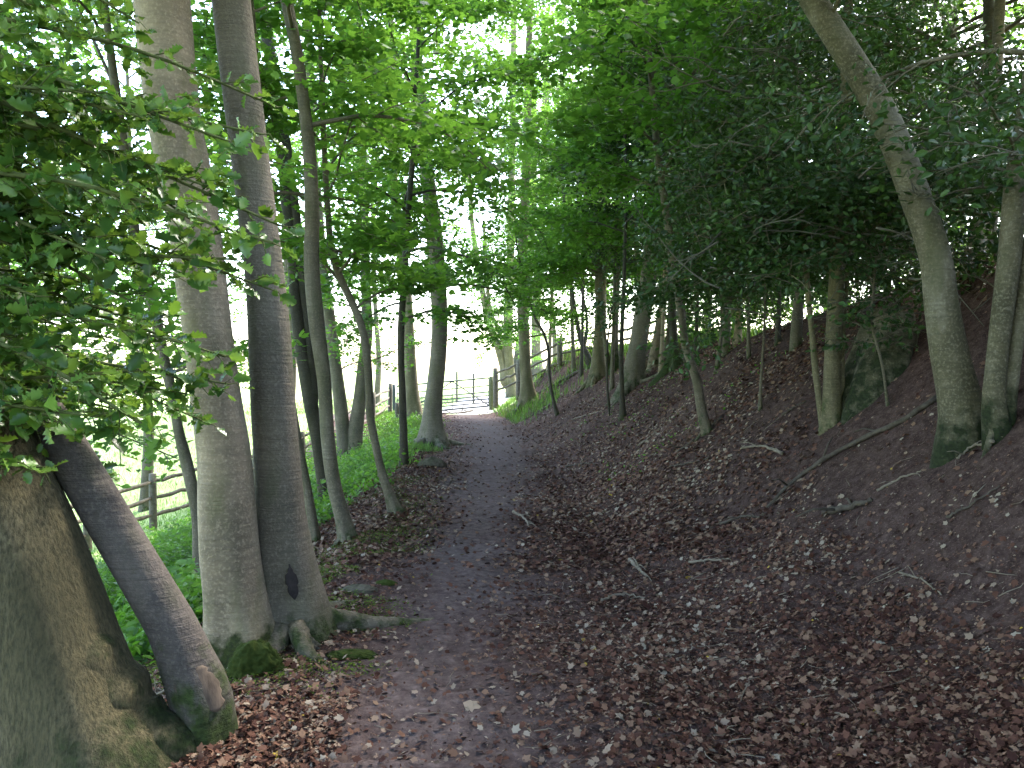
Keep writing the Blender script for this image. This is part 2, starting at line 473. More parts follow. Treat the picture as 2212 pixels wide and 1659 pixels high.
def trunk_mesh(acc, st, z0, rng, flare=.5, moss_h=.5, moss=.45, sides=20, step=.09, lob=5, wob=.05):
    L = np.linalg.norm(np.diff(st[:, :3], axis=0), axis=1).sum()
    n = int(min(160, max(10, L / step)))
    s = smooth_path(st, n)
    hgt = s[:, 2] - z0
    r = np.maximum(s[:, 3], .006)
    ph = rng.uniform(0, 6.28, 6)
    th = np.linspace(0, 2 * pi, sides, endpoint=False)
    fl = np.exp(-np.clip(hgt, -.3, 99) / (.12 + 1.2 * s[0, 3]))
    lobes = .45 * np.cos(lob * th + ph[0]) + .35 * np.cos((lob - 2) * th + ph[1]) + .2 * np.cos(2 * th + ph[3])
    Lm = 1 + flare * fl[:, None] * (.55 + .6 * lobes[None])
    Lm = Lm + wob * (np.sin(hgt * 2.1 + ph[2])[:, None] * np.cos(th + ph[4])[None] + .6 * np.cos(2 * th[None] + hgt[:, None] * 1.3 + ph[5]) + .35 * np.cos(3 * th[None] - hgt[:, None] * 3.1 + ph[1]))
    mo = moss * np.clip(1.15 - hgt / max(.05, moss_h), 0, 1)
    tube(acc, s[:, :3], r, sides, mo, lump=lambda t_: Lm)
    return s

def grow(rng, s, z0, p, wood, foliage):
    """limbs, twigs and leaves on the stem s (x,y,z,r)"""
    H = s[-1, 2] - z0; h0 = p['h0']; ok = np.where(s[:, 2] - z0 > h0)[0]
    if len(ok) == 0: return
    R = p['R']; nb = p['nb']
    ends = []
    for i in range(nb):
        u = (i + rng.uniform(0, 1)) / nb
        k = ok[min(len(ok) - 1, int(u ** p.get('low', 1.) * len(ok)))]
        az = i * 2.39996 + rng.normal(0, .35)
        if 'az' in p and rng.uniform() < p.get('azp', .6): az = rng.normal(p['az'], .7)
        rel = (s[k, 2] - z0 - h0) / max(.5, H - h0)
        Lb = R * (1 - .55 * rel) * rng.uniform(.6, 1.1) * (.6 + .4 * min(1, rel * 4 + .3))
        el = p.get('el', .45) + .5 * rel + rng.normal(0, .15)
        d = np.array([cos(az) * cos(el), sin(az) * cos(el), sin(el)])
        q = s[k, :3].copy(); n = 7; P = [q.copy()]
        for j in range(n):
            d = d + np.array([rng.normal(0, .12), rng.normal(0, .12), p.get('droop', -.10) + rng.normal(0, .07)]); d /= np.linalg.norm(d)
            q = q + d * Lb / n; P.append(q.copy())
        P = np.array(P); rb = min(s[k, 3] * .5, .007 + .009 * Lb)
        tube(wood, P, np.linspace(rb, .004, len(P)), 6, 0., cap=False)
        ns = p.get('nsub', 9)
        for j in range(ns):
            u2 = .22 + .78 * (j + rng.uniform()) / ns; f = u2 * n; a = int(min(n - 1, f)); b0 = P[a] + (P[a + 1] - P[a]) * (f - a)
            dm = P[a + 1] - P[a]; dm /= np.linalg.norm(dm)
            side = np.cross(dm, [0, 0, 1.]); side /= np.linalg.norm(side) + 1e-9
            sg = 1 if j % 2 else -1
            dd = dm * .6 + side * sg * rng.uniform(.5, 1.1) + np.array([0, 0, rng.normal(0, .25)]); dd /= np.linalg.norm(dd)
            Ls = Lb * (.42 * (1 - .5 * u2)) * rng.uniform(.6, 1.2) + .12
            q2 = b0.copy(); Q = [q2.copy()]
            for jj in range(3):
                dd = dd + rng.normal(0, .14, 3) + np.array([0, 0, p.get('droop', -.1) * .6]); dd /= np.linalg.norm(dd)
                q2 = q2 + dd * Ls / 3; Q.append(q2.copy())
            Q = np.array(Q)
            tube(wood, Q, np.linspace(max(.003, rb * .3), .0025, 4), 4, 0., cap=False)
            ends.append(Q)
        ends.append(P[-4:])
    if not foliage or p['leaf'] is None: return
    E = np.array([e if len(e) == 4 else e[-4:] for e in ends])
    keep = rng.uniform(size=len(E)) > p.get('bare', 0.)
    E = E[keep]; M = len(E)
    if M == 0: return
    nl = p['nl']; per = rng.integers(0, M, nl)
    # lengthwise position
    wgt = np.linalg.norm(E[:, -1] - E[:, 0], axis=1) + .15
    per = rng.choice(M, nl, p=wgt / wgt.sum())
    u = rng.uniform(.1, 3, nl); a = np.minimum(2, u.astype(int)); fr = u - a
    base = E[per, a] * (1 - fr)[:, None] + E[per, a + 1] * fr[:, None]
    sp = p.get('sp', .16)
    off = rng.normal(0, 1, (nl, 3)) * np.array([sp, sp, sp * p.get('vsp', .35)])
    pos = base + off
    ax = off * np.array([1, 1, .3]) + rng.normal(0, .06, (nl, 3)); ax[:, 2] -= .04
    nr = rng.normal(0, p.get('nj', .42), (nl, 3)); nr[:, 2] += 1
    ct = rng.uniform(0, 1, M)
    tone = np.clip(.5 * ct[per] + .5 * rng.uniform(0, 1, nl) + p.get('tb', 0), 0, 1)
    sz = p['ls'] * rng.uniform(.6, 1.15, nl)
    for fa, kind in ((foliage, p['leaf']),):
        leaves(fa, kind, pos, nr, ax, sz, tone)

def make_tree(name, label, cat, stems, bark_k, leaf_k, p, seed, Y=None, H=12, leany=0., flare=.5, moss_h=.5, moss=.4,
              group=None, sides=20, top_r=.3, base=None, wob=.05, roots=0):
    rng = np.random.default_rng(seed)
    foot = hit(stems[0][0][0], stems[0][0][1]) if Y is None and base is None else None
    if base is not None:
        foot = np.array([base[0], base[1], float(terrain(*base))])
    elif foot is None:
        q = at(stems[0][0][0], stems[0][0][1], Y); foot = np.array([q[0], q[1], float(terrain(q[0], q[1]))])
    root = empty(name, foot, label, cat, group)
    fol = Acc(); allst = []
    for si, px in enumerate(stems):
        wood = Acc()
        if base is not None:        # stem given in metres: [(dx,dz,r)]
            st = np.array([[foot[0] + a, foot[1] + (px[0][3] if len(px[0]) > 3 else 0) * 0 + (b * leany), foot[2] + b, c] for a, b, c in px])
            st = np.concatenate([[st[0] - [0, 0, .35, 0]], st]); z0 = foot[2]
            d = st[-1, :3] - st[-2, :3]; d /= np.linalg.norm(d); r = st[-1, 3]; q = st[-1, :3].copy(); zz = q[2]
            nn = max(2, int((z0 + H - zz) / 1.2)); ext = []
            for k in range(1, nn + 1):
                d = d * .75 + np.array([rng.normal(0, .1), rng.normal(0, .1), 1.]) * .25; d /= np.linalg.norm(d)
                q = q + d * (z0 + H - zz) / nn; ext.append([*q, r * (1 - (1 - top_r) * k / nn)])
            st = np.concatenate([st, ext])
        else:
            st, z0 = world_stem(px, foot[1] + .02 * si, leany, H if si == 0 or px[-1][1] < 30 else None, rng, top_r)
        raised = si > 0 and st[1, 2] > float(terrain(st[1, 0], st[1, 1])) + .2
        if raised:      # a stem forking from the main one: start it inside the fork
            d0 = st[2, :3] - st[1, :3]; d0 /= np.linalg.norm(d0)
            st[0, :3] = st[1, :3] - d0 * .12; st[0, 3] = st[1, 3] * .25; st[1, 3] *= .8
        s = trunk_mesh(wood, st, z0, rng, 0. if raised else (flare if px[0][2] > 12 or base is not None else .15), moss_h, moss, sides, wob=wob)
        pp = dict(p)
        if len(stems) > 1:
            pp['nb'] = max(2, int(p['nb'] / len(stems))); pp['nl'] = int(p['nl'] / len(stems))
        grow(rng, s, z0, pp, wood, fol)
        wood.build('trunk', BARK[bark_k], root, foot)
        if roots and si == 0:
            r0 = st[1, 3]; a0 = rng.uniform(0, 6.28)
            for k in range(roots):
                az = a0 + k * 6.283 / roots + rng.normal(0, .25); L_ = r0 * rng.uniform(2.4, 5.0); n = 12; pts = []; rr = []
                bend = rng.normal(0, .5)
                for j in range(n):
                    u = j / (n - 1); dd = r0 * .8 + L_ * u; a_ = az + bend * u * u
                    xx = foot[0] + cos(a_) * dd; yy = foot[1] + sin(a_) * dd
                    zt = float(terrain(xx, yy)); zz = (zt - .01 - .06 * u * u) * (1 - (1 - u) ** 4) + (foot[2] + r0 * .45) * (1 - u) ** 4
                    pts.append([xx, yy, zz]); rr.append(max(.010, r0 * (.26 * (1 - u) ** 1.0 + .07)) * rng.uniform(.93, 1.07))
                ra = Acc(); tube(ra, smooth_path(np.array(pts), 30), np.interp(np.linspace(0, 1, 30), np.linspace(0, 1, n), rr), 14,
                                 np.linspace(.35, .55, 30) * (1 if moss > .3 else .4), lump=lambda th: 1 + .12 * np.cos(2 * th + k)[None] + .06 * rng.normal(size=(30, 14)))
                ra.build('root', BARK[bark_k], root, foot)
        allst.append(s)
    if fol.n:
        fol.build('crown', LEAF[leaf_k], root, foot, smooth=False)
    return root, allst, foot

def P(h0, R, nb, nl, leaf='maple', ls=.11, **k):
    return dict(h0=h0, R=R, nb=nb, nl=nl, leaf=leaf, ls=ls, **k)

W = 'woodland_tree'
# near left group -------------------------------------------------------------
A_px = [(205, 1640, 330), (160, 1540, 292), (122, 1430, 270), (85, 1320, 258), (45, 1210, 248), (-15, 1070, 238), (-90, 920, 230), (-190, 720, 220), (-290, 500, 210)]
At, As, Af = make_tree(W, 'huge leaning trunk with furrowed bark filling the bottom left corner', 'tree', [A_px], 'rough', 'beech',
          P(4.5, 3.5, 14, 6000, 'oval', .12), 1, Y=3.3, H=10, flare=.28, moss_h=.35, moss=.5, sides=48, top_r=.4)
B_px = [(447, 1590, 112), (432, 1500, 118), (405, 1430, 108), (378, 1362, 98), (332, 1280, 94), (285, 1200, 92), (240, 1125, 90), (195, 1050, 88), (140, 960, 84), (60, 830, 80), (-60, 640, 74)]
B, Bs, Bf = make_tree(W, 'dark grey trunk leaning steeply left with a torn pale scar at its base', 'tree', [B_px], 'greyb', 'beech',
          P(4.2, 3, 10, 5000, 'oval', .12), 2, H=8, flare=.28, moss_h=.6, moss=.5, sides=32)
C_px = [(520, 1425, 168), (516, 1385, 138), (505, 1300, 118), (493, 1200, 118), (489, 1110, 118), (486, 990, 112), (471, 870, 107), (456, 750, 104), (435, 600, 108), (411, 440, 109), (372, 250, 111), (363, 170, 112), (350, 0, 113), (338, -150, 110)]
make_tree(W, 'pale smooth beech trunk standing between the steeply leaning trunk and a grey one', 'tree', [C_px], 'pale', 'beech',
          P(5.2, 4, 26, 20000, 'oval', .14), 3, Y=4.55, H=14, flare=.45, moss_h=.28, moss=.75, sides=36)
D_px = [(636, 1390, 150), (630, 1310, 132), (618, 1229, 120), (605, 1114, 106), (599, 1006, 99), (590, 870, 96), (584, 755, 92), (573, 612, 84), (556, 470, 80), (540, 340, 78), (520, 170, 79), (500, 0, 78), (482, -150, 76)]
Dt, Ds, Df = make_tree(W, 'tall dark grey trunk with a rotten hollow at its foot, right of the pale beech', 'tree', [D_px], 'grey', 'beech',
          P(5.5, 4, 26, 20000, 'oval', .14), 4, Y=4.75, H=15, flare=.4, moss_h=.35, moss=.5, sides=36, roots=5)
make_tree(W, 'slim trunk emerging from behind the hollow grey trunk, low down', 'tree',
          [[(682, 1170, 20), (668, 1080, 20), (652, 1000, 20), (630, 880, 19), (610, 740, 18), (590, 560, 17), (575, 380, 16), (560, 200, 14)]], 'mid', 'maple',
          P(3.5, 2, 10, 3000), 5, H=9)
make_tree(W, 'dark forked trunk just right of the hollow grey trunk', 'tree',
          [[(703, 1090, 24), (694, 1010, 25), (687, 960, 26), (669, 862, 32), (652, 760, 30), (640, 660, 26), (632, 540, 24), (615, 400, 22), (600, 250, 22), (578, 100, 20), (560, 0, 20)],
           [(676, 880, 24), (672, 800, 24), (668, 720, 22), (655, 610, 22), (640, 480, 20), (622, 330, 19), (596, 180, 18), (575, 40, 17), (566, 0, 16)]], 'dark', 'maple',
          P(3.4, 2.6, 24, 7500, az=2.8, azp=.4), 6, H=12, flare=.3)
make_tree(W, 'brown trunk curving up beside the hollow grey tree, its foot at the path edge', 'tree',
          [[(752, 1168, 40), (738, 1110, 33), (724, 1059, 31), (709, 952, 30), (701, 826, 29), (684, 700, 33), (673, 576, 32), (674, 465, 31), (669, 340, 28), (655, 215, 26), (640, 107, 26), (619, 0, 26)]], 'mid', 'maple',
          P(3.8, 2.4, 18, 8000), 7, H=11, flare=.35, roots=4)
make_tree(W, 'thick twin stemmed tree with patchy bark near the left fence', 'tree',
          [[(748, 985, 34), (741, 930, 30), (735, 870, 28), (726, 800, 26), (719, 740, 26), (705, 640, 24), (690, 500, 22), (678, 350, 20), (668, 150, 18), (665, 0, 16)],
           [(762, 965, 32), (772, 900, 30), (778, 860, 28), (786, 790, 26), (792, 720, 24), (790, 600, 22), (785, 420, 20), (780, 220, 18), (770, 0, 16)]], 'mid', 'maple',
          P(2.3, 3.6, 34, 10500, low=1.2), 8, H=16, flare=.5)
make_tree(W, 'thin wavy trunk rising from the left path edge', 'tree',
          [[(857, 1108, 30), (846, 1080, 22), (826, 1023, 18), (812, 962, 17), (800, 898, 18), (798, 844, 17), (791, 755, 17), (783, 712, 16), (762, 658, 16), (740, 612, 15), (720, 560, 15), (708, 450, 13), (700, 300, 12), (692, 100, 10), (690, 0, 9)]], 'mid', 'maple',
          P(2.2, 2.3, 24, 10000), 9, H=8.5, flare=.5, roots=4)
make_tree(W, 'straight dark thin trunk in front of the left half of the gate', 'tree',
          [[(873, 1008, 20), (872, 940, 17), (869, 862, 16), (866, 780, 15), (866, 719, 16), (872, 620, 15), (877, 540, 14), (884, 430, 12), (893, 322, 12), (898, 200, 10), (905, 60, 8)]], 'dark', 'maple',
          P(2.2, 2.7, 34, 16000, 'maple', .11, el=.3, sp=.13), 10, H=10.5, flare=.3)
make_tree(W, 'green grey trunk close behind the straight dark one by the gate', 'tree',
          [[(897, 905, 36), (891, 850, 28), (885, 760, 24), (880, 640, 22), (860, 520, 20), (850, 380, 18), (845, 200, 16), (842, 0, 14)]], 'green', 'maple',
          P(5.2, 3.8, 24, 9000), 11, H=15, flare=.5)
make_tree(W, 'stout grey trunk standing in front of the middle of the gate', 'tree',
          [[(936, 962, 56), (935, 920, 44), (938, 860, 38), (945, 790, 36), (949, 720, 34), (948, 640, 35), (943, 560, 37), (935, 480, 34), (925, 400, 32), (918, 310, 30), (912, 230, 28), (902, 180, 27), (900, 100, 25), (905, 0, 24)]], 'grey', 'maple',
          P(3.2, 4.0, 46, 26000, 'maple', .12, el=.35, azp=.35, az=3.6, sp=.13), 12, H=15, flare=.7, moss_h=.6, roots=5)
make_tree(W, 'slim brown trunk seen through the holly, left of the pale beech', 'tree',
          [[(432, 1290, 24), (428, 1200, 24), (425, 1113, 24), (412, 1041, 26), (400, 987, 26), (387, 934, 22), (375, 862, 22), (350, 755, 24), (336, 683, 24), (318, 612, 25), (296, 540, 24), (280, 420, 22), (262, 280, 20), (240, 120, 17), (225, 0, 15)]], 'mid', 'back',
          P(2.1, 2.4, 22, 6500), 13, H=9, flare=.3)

# right side -----------------------------------------------------------------
make_tree(W, 'pale twin stemmed tree right of the gatepost, one stem leaning left', 'tree',
          [[(1106, 858, 26), (1101, 800, 22), (1097, 740, 20), (1098, 690, 20), (1102, 600, 18), (1104, 450, 16), (1108, 250, 14), (1110, 0, 12)],
           [(1096, 838, 16), (1086, 790, 15), (1072, 740, 15), (1055, 694, 14), (1040, 620, 13), (1022, 500, 11), (1010, 330, 10)],
           [(1103, 830, 12), (1092, 770, 10), (1078, 715, 9), (1062, 680, 9), (1052, 600, 8), (1045, 480, 7)]], 'green', 'maple',
          P(2.2, 3.8, 44, 22000, el=.25, low=1.2), 20, H=14, flare=.35)
make_tree(W, 'pale trunk second from the gate on the right bank, moss at its foot', 'tree',
          [[(1142, 876, 36), (1138, 830, 26), (1134, 780, 24), (1132, 719, 25), (1128, 640, 22), (1130, 500, 20), (1138, 330, 18), (1142, 120, 15), (1146, 0, 14)]], 'green', 'maple',
          P(2.2, 3.8, 40, 21000, el=.25, low=1.1), 21, roots=4, H=13, flare=.6)
make_tree(W, 'grey trunk further back between the second pale trunk and the thick fence post', 'tree',
          [[(1160, 812, 26), (1159, 770, 22), (1158, 700, 20), (1162, 600, 18), (1170, 450, 16), (1178, 250, 14), (1180, 60, 12)]], 'mid', 'maple',
          P(2.4, 3.8, 30, 14000, el=.3), 22, H=14, flare=.4)
make_tree(W, 'dark broad trunk half hidden behind the pale twin stemmed tree', 'tree',
          [[(1120, 812, 30), (1124, 770, 26), (1130, 700, 24), (1140, 600, 22), (1150, 420, 18), (1152, 200, 15)]], 'dark', 'back',
          P(2.4, 4.0, 26, 12000), 23, H=15, flare=.4)
make_tree('sapling', 'bending sapling alone on the bare slope left of the fence post', 'sapling',
          [[(1204, 896, 11), (1195, 862, 7), (1187, 809, 6.5), (1184, 755, 6), (1172, 715, 6), (1159, 694, 6), (1145, 655, 5), (1134, 610, 5), (1118, 540, 4), (1112, 470, 3)]], 'dark', 'maple',
          P(1.9, 1.6, 13, 3200, 'maple', .10), 24, H=None, sides=8)
make_tree('sapling', 'thin forking tree between the fence post and the pale straight trunk', 'sapling',
          [[(1279, 790, 15), (1266, 760, 11), (1255, 737, 10), (1248, 700, 9), (1241, 665, 9), (1232, 600, 8), (1223, 520, 7), (1215, 380, 6), (1205, 200, 5)],
           [(1262, 750, 7), (1268, 700, 6), (1262, 650, 5), (1248, 600, 5), (1252, 500, 4)]], 'dark', 'maple',
          P(2.0, 2.8, 28, 12000), 25, H=9, sides=10)
make_tree(W, 'pale straight trunk on the bank right of the thick fence post', 'tree',
          [[(1292, 822, 36), (1293, 780, 28), (1296, 720, 26), (1297, 640, 25), (1298, 540, 23), (1302, 430, 20), (1308, 300, 18), (1318, 130, 15), (1322, 0, 14)]], 'green', 'maple',
          P(2.4, 3.6, 46, 26000, el=.3), 26, roots=4, H=13, flare=.5)
make_tree(W, 'brown twin trunk rising from a mossy mound on the bank', 'tree',
          [[(1328, 800, 20), (1328, 740, 15), (1331, 660, 14), (1334, 560, 14), (1338, 420, 13), (1345, 250, 11), (1350, 30, 9)],
           [(1316, 815, 12), (1312, 770, 10), (1305, 720, 9), (1300, 640, 9), (1292, 560, 8)]], 'mid', 'maple',
          P(2.6, 3.0, 34, 18000), 27, H=11, flare=.5, moss_h=1., moss=.6)
make_tree('sapling', 'two straight slender stems growing from the lower bank', 'sapling',
          [[(1346, 903, 14), (1344, 850, 10), (1342, 780, 10), (1343, 719, 9.5), (1347, 640, 9), (1350, 540, 8), (1352, 400, 7), (1346, 200, 5)],
           [(1316, 884, 7), (1312, 830, 5), (1311, 770, 5), (1314, 726, 4), (1322, 660, 3.5)]], 'dark', 'maple',
          P(2.6, 2.4, 28, 12000), 28, H=8, sides=10)
make_tree(W, 'thickest dark trunk on the crest, leaning right as it rises', 'tree',
          [[(1366, 838, 50), (1368, 800, 42), (1377, 750, 38), (1388, 680, 38), (1400, 610, 38), (1412, 540, 38), (1420, 430, 36), (1424, 300, 32), (1428, 150, 28), (1430, 0, 25)]], 'grey', 'maple',
          P(3.0, 4.0, 46, 27000), 29, roots=5, H=15, flare=.5, moss_h=.8)
make_tree(W, 'pale reddish trunk leaning right beside the thickest dark trunk', 'tree',
          [[(1411, 790, 24), (1418, 740, 19), (1426, 690, 18), (1434, 640, 17), (1442, 560, 15), (1452, 430, 13), (1462, 250, 11)]], 'pale', 'maple',
          P(2.4, 3.2, 24, 11000), 30, H=11, flare=.4)
make_tree(W, 'dark trunk with spreading mossy roots on the bank crest', 'tree',
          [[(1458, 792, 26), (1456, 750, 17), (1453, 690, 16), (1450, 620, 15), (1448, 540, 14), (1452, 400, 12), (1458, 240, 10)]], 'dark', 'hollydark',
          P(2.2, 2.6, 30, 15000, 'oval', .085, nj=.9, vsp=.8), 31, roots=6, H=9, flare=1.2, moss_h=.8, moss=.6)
make_tree(W, 'crooked pale trunk in the middle of the right bank, kinked halfway up', 'tree',
          [[(1528, 936, 24), (1520, 905, 22), (1513, 870, 21), (1506, 826, 20), (1492, 784, 18), (1479, 737, 18), (1472, 683, 17), (1461, 612, 17), (1450, 540, 17), (1438, 450, 16), (1424, 358, 15), (1412, 230, 13), (1398, 60, 11)]], 'mid', 'maple',
          P(2.4, 2.4, 26, 11000), 32, roots=4, H=8, flare=.35, wob=.09)
make_tree('sapling', 'thin upright sapling between the crooked pale trunk and the grey stem cluster', 'sapling',
          [[(1642, 886, 10), (1643, 840, 7), (1646, 790, 6.5), (1650, 737, 6), (1652, 660, 5), (1655, 560, 4)]], 'mid', 'hollydark',
          P(1.5, 1.3, 14, 3500, 'oval', .07, nj=.9), 33, H=3.6, sides=8)
CLr = make_tree('holly_tree', 'grey stem cluster on the bank under the darkest foliage', 'tree',
          [[(1797, 916, 44), (1796, 870, 38), (1797, 800, 36), (1800, 740, 35), (1803, 683, 34), (1808, 600, 32), (1815, 480, 28), (1822, 300, 24)],
           [(1783, 953, 18), (1775, 900, 15), (1767, 844, 14), (1760, 790, 14), (1756, 740, 13), (1748, 660, 12), (1740, 560, 11), (1728, 400, 9), (1715, 230, 8)],
           [(1815, 900, 15), (1818, 840, 14), (1818, 770, 13), (1822, 690, 11), (1830, 600, 10), (1842, 450, 9)]], 'green', 'hollydark',
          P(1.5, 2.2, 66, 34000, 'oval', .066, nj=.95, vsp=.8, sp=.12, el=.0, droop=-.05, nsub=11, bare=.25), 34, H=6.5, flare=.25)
CL = (CLr[0], CLr[2])
EEr, _s, EEf = make_tree(W, 'mossy leaning tree on the right bank, its grey trunk sweeping up to the left', 'tree',
          [[(2083, 955, 108), (2078, 905, 90), (2066, 844, 78), (2050, 765, 72), (2034, 660, 66), (2022, 560, 62), (1998, 480, 60), (1979, 429, 60), (1953, 358, 60), (1908, 250, 60), (1862, 168, 58), (1820, 100, 56), (1774, 29, 54), (1720, -60, 50), (1660, -180, 46)]], 'mottled', 'hollydark',
          P(1.9, 1.5, 34, 7000, 'oval', .07, nj=.9, sp=.1, bare=.35, low=.8), 35, H=8.5, flare=.25, moss_h=.35, moss=.55, sides=32)
make_tree('sapling', 'drooping leafy holly shoot on the bank left of the mossy leaning tree', 'sapling',
          [[(1918, 876, 8), (1913, 840, 6), (1906, 790, 6), (1893, 740, 6), (1882, 700, 5), (1886, 640, 5), (1892, 560, 4)]], 'mid', 'hollydark',
          P(.5, .55, 14, 700, 'holly', .06, nj=.9, sp=.05), 38, H=None, sides=8)
make_tree(W, 'pale forked trunk cut by the right edge of the picture', 'tree',
          [[(2156, 945, 52), (2147, 880, 44), (2152, 790, 40), (2167, 665, 42), (2183, 540, 44), (2193, 400, 40), (2215, 250, 36), (2240, 80, 32), (2260, -80, 30)],
           [(2172, 925, 34), (2180, 850, 30), (2189, 790, 28), (2204, 680, 26), (2222, 540, 24), (2250, 400, 20)]], 'mottled', 'hollydark',
          P(1.5, 1.6, 24, 5000, 'oval', .07, nj=.9, bare=.4), 36, roots=2, H=8.5, flare=.25, moss_h=.4, moss=.6, sides=28)
make_tree(W, 'pale trunk further up the bank between the mossy leaning tree and the forked one', 'tree',
          [[(2080, 645, 48), (2092, 590, 40), (2106, 540, 36), (2118, 480, 34), (2128, 400, 32), (2138, 322, 30), (2150, 180, 26), (2160, 0, 22)]], 'pale', 'hollydark',
          P(3., 2.6, 24, 12000, 'oval', .085, nj=.8), 37, Y=7.6, H=8, flare=.4)

for k, (x, y, wd, tx, lab) in enumerate(((1563, 752, 11, 1556, 'slim pale trunk on the crest just right of the mossy rooted one'),
        (1592, 744, 14, 1612, 'slim trunk beside the sunlit litter patch on the crest'),
        (1503, 772, 9, 1512, 'slim trunk between the mossy rooted tree and the crooked trunk'),
        (1240, 802, 8, 1228, 'very thin stem left of the pale straight trunk, behind the fence post'),
        (1392, 800, 9, 1372, 'thin stem leaning left at the foot of the thickest dark trunk'),
        (1680, 742, 10, 1690, 'thin dark stem at the back of the crest under the hollies'),
        (1548, 800, 8, 1590, 'thin stem leaning right behind the crooked trunk'),
        (1185, 800, 8, 1200, 'thin stem between the grey trunk and the fence post'),
        (1256, 812, 7, 1262, 'thin upright stem just left of the pale straight trunk on the bank'),
        (1322, 842, 9, 1330, 'slim stem in front of the brown twin trunk'),
        (1428, 806, 10, 1440, 'slim stem between the thickest dark trunk and the mossy rooted one'),
        (1482, 790, 8, 1470, 'slim stem leaning left behind the kinked pale trunk'),
        (1618, 770, 8, 1612, 'slim stem left of the thin upright sapling under the hollies'))):
    make_tree('sapling', lab, 'sapling', [[(x, y, wd * 1.3), (x + (tx - x) * .2, y - 60, wd), (x + (tx - x) * .5, y - 160, wd * .9), (tx, y - 300, wd * .8), (tx + 4, y - 480, wd * .6)]],
              ('mid', 'pale', 'dark')[k % 3], 'maple' if k in (3, 4, 7, 8, 9, 10) else 'hollydark', P(2.2, 1.9, 20, 5500, 'oval' if k not in (3, 4, 7, 8, 9, 10) else 'maple', .085 if k not in (3, 4, 7, 8, 9, 10) else .11, nj=.7), 140 + k, H=7, sides=10, flare=.3)

# dark hollies above the bank ---------------------------------------------------
HP = dict(nj=.95, vsp=.85, sp=.13, el=.0, droop=-.05, nsub=12, bare=.3)
for k, (x, y, h, R, nl, lab) in enumerate((
        (3.6, 10.2, 6.5, 2.3, 32000, 'dense dark holly behind the grey stem cluster'),
        (4.6, 7.8, 6.0, 2.1, 30000, 'dense dark holly behind the mossy leaning tree'),
        (3.5, 13.2, 7.5, 2.4, 30000, 'dark holly on the crest above the sunlit litter'),
        (5.3, 11.8, 7.5, 2.6, 26000, 'dark holly furthest back on the right crest'),
        (5.0, 5.0, 6.0, 2.2, 22000, 'dark holly at the right edge behind the forked trunk'),
        (3.4, 17.5, 9.0, 2.6, 24000, 'dark evergreen further along the bank, right of the thickest trunk'))):
    make_tree('holly_tree', lab, 'tree', [[(0, 0, .07), (.05, 1, .06), (0, 2.2, .05)]], 'mid', 'hollydark',
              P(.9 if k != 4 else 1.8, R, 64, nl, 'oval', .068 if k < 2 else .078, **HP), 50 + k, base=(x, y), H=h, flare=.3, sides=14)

for k, (x, y, h, R_, nl, lf, lab) in enumerate(((4.3, 9.2, 1.3, .9, 3800, 'hollydark', 'low dark shrub on the crest behind the grey stem cluster'),
        (4.5, 11.3, 1.5, 1.0, 4500, 'hollydark', 'low dark shrub on the crest right of the sunlit litter'),
        (4.6, 14.2, 1.4, 1.1, 4500, 'maple', 'green bushy shrub on the crest near the slim pale trunk'),
        (4.4, 16.8, 1.6, 1.1, 4500, 'maple', 'green shrub on the crest behind the crooked pale trunk'),
        (4.2, 20., 1.6, 1.2, 4500, 'maple', 'leafy shrub on the crest right of the thickest dark trunk'),
        (6.0, 13, 2.4, 1.8, 9000, 'back', 'light green shrub outside the wood behind the crest hollies'),
        (6.2, 17.5, 2.2, 1.8, 8000, 'back', 'light green shrub outside the wood behind the mossy rooted tree'),
        (5.6, 7.2, 1.2, .9, 3500, 'hollydark', 'low holly regrowth right of the pale upper trunk'))):
    make_tree('shrub', lab, 'shrub', [[(0, 0, .02), (.04, .3, .015), (.0, .6, .012)]], 'dark', lf,
              P(.12, R_, 26, nl, 'oval', .07, nj=.9, vsp=.9, sp=.12, el=.6, droop=-.06, bare=.1), 120 + k, base=(x, y), H=h, flare=.2, sides=8)

# trees outside / behind --------------------------------------------------------
BT = dict(el=.25, low=1.15, nsub=9, sp=.22)
spots = [(-9.5, 13, 10, 3.4, 7500, 'leafy tree low on the left slope behind the near holly'),
         (-6.0, 9.5, 9, 2.6, 7500, 'bright leafed tree behind the pale beech and the holly'),
         (-9.6, 21, 12, 3.8, 8500, 'leafy tree beyond the left fence, left of the pale beech'),
         (-8.0, 29, 15, 4.2, 6500, 'leafy tree beyond the fence left of the gate'),
         (-6.4, 38, 17, 4.6, 5500, 'bright tree beyond the gate on its left side'),
         (-13.5, 34, 17, 4.6, 9000, 'tall tree far out in the left field'),
         (3.6, 33, 15, 4.2, 9000, 'bright tree behind the fence on the right of the gate'),
         (6.5, 27, 14, 4.2, 9500, 'leafy tree beyond the crest fence behind the pale straight trunk'),
         (8.6, 22, 13, 4.2, 11000, 'leafy tree beyond the crest behind the thickest dark trunk'),
         (8.5, 15.5, 11, 3.8, 14000, 'leafy tree beyond the crest behind the dark hollies'),
         (2.2, 43, 19, 5.0, 9000, 'farthest tree standing beyond the gate on the right')]
for k, (x, y, h, R, nl, lab) in enumerate(spots):
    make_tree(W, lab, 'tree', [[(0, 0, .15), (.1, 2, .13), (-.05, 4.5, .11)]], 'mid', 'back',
              P((3.6, 2.4, 3.2, 4.0, 7.5, 4.5, 3.5, 3.2, 3.0, 2.4, 9.)[k], R, 32, nl, 'quad', .14, **BT), 70 + k, base=(x, y), H=h, flare=.4, sides=12)
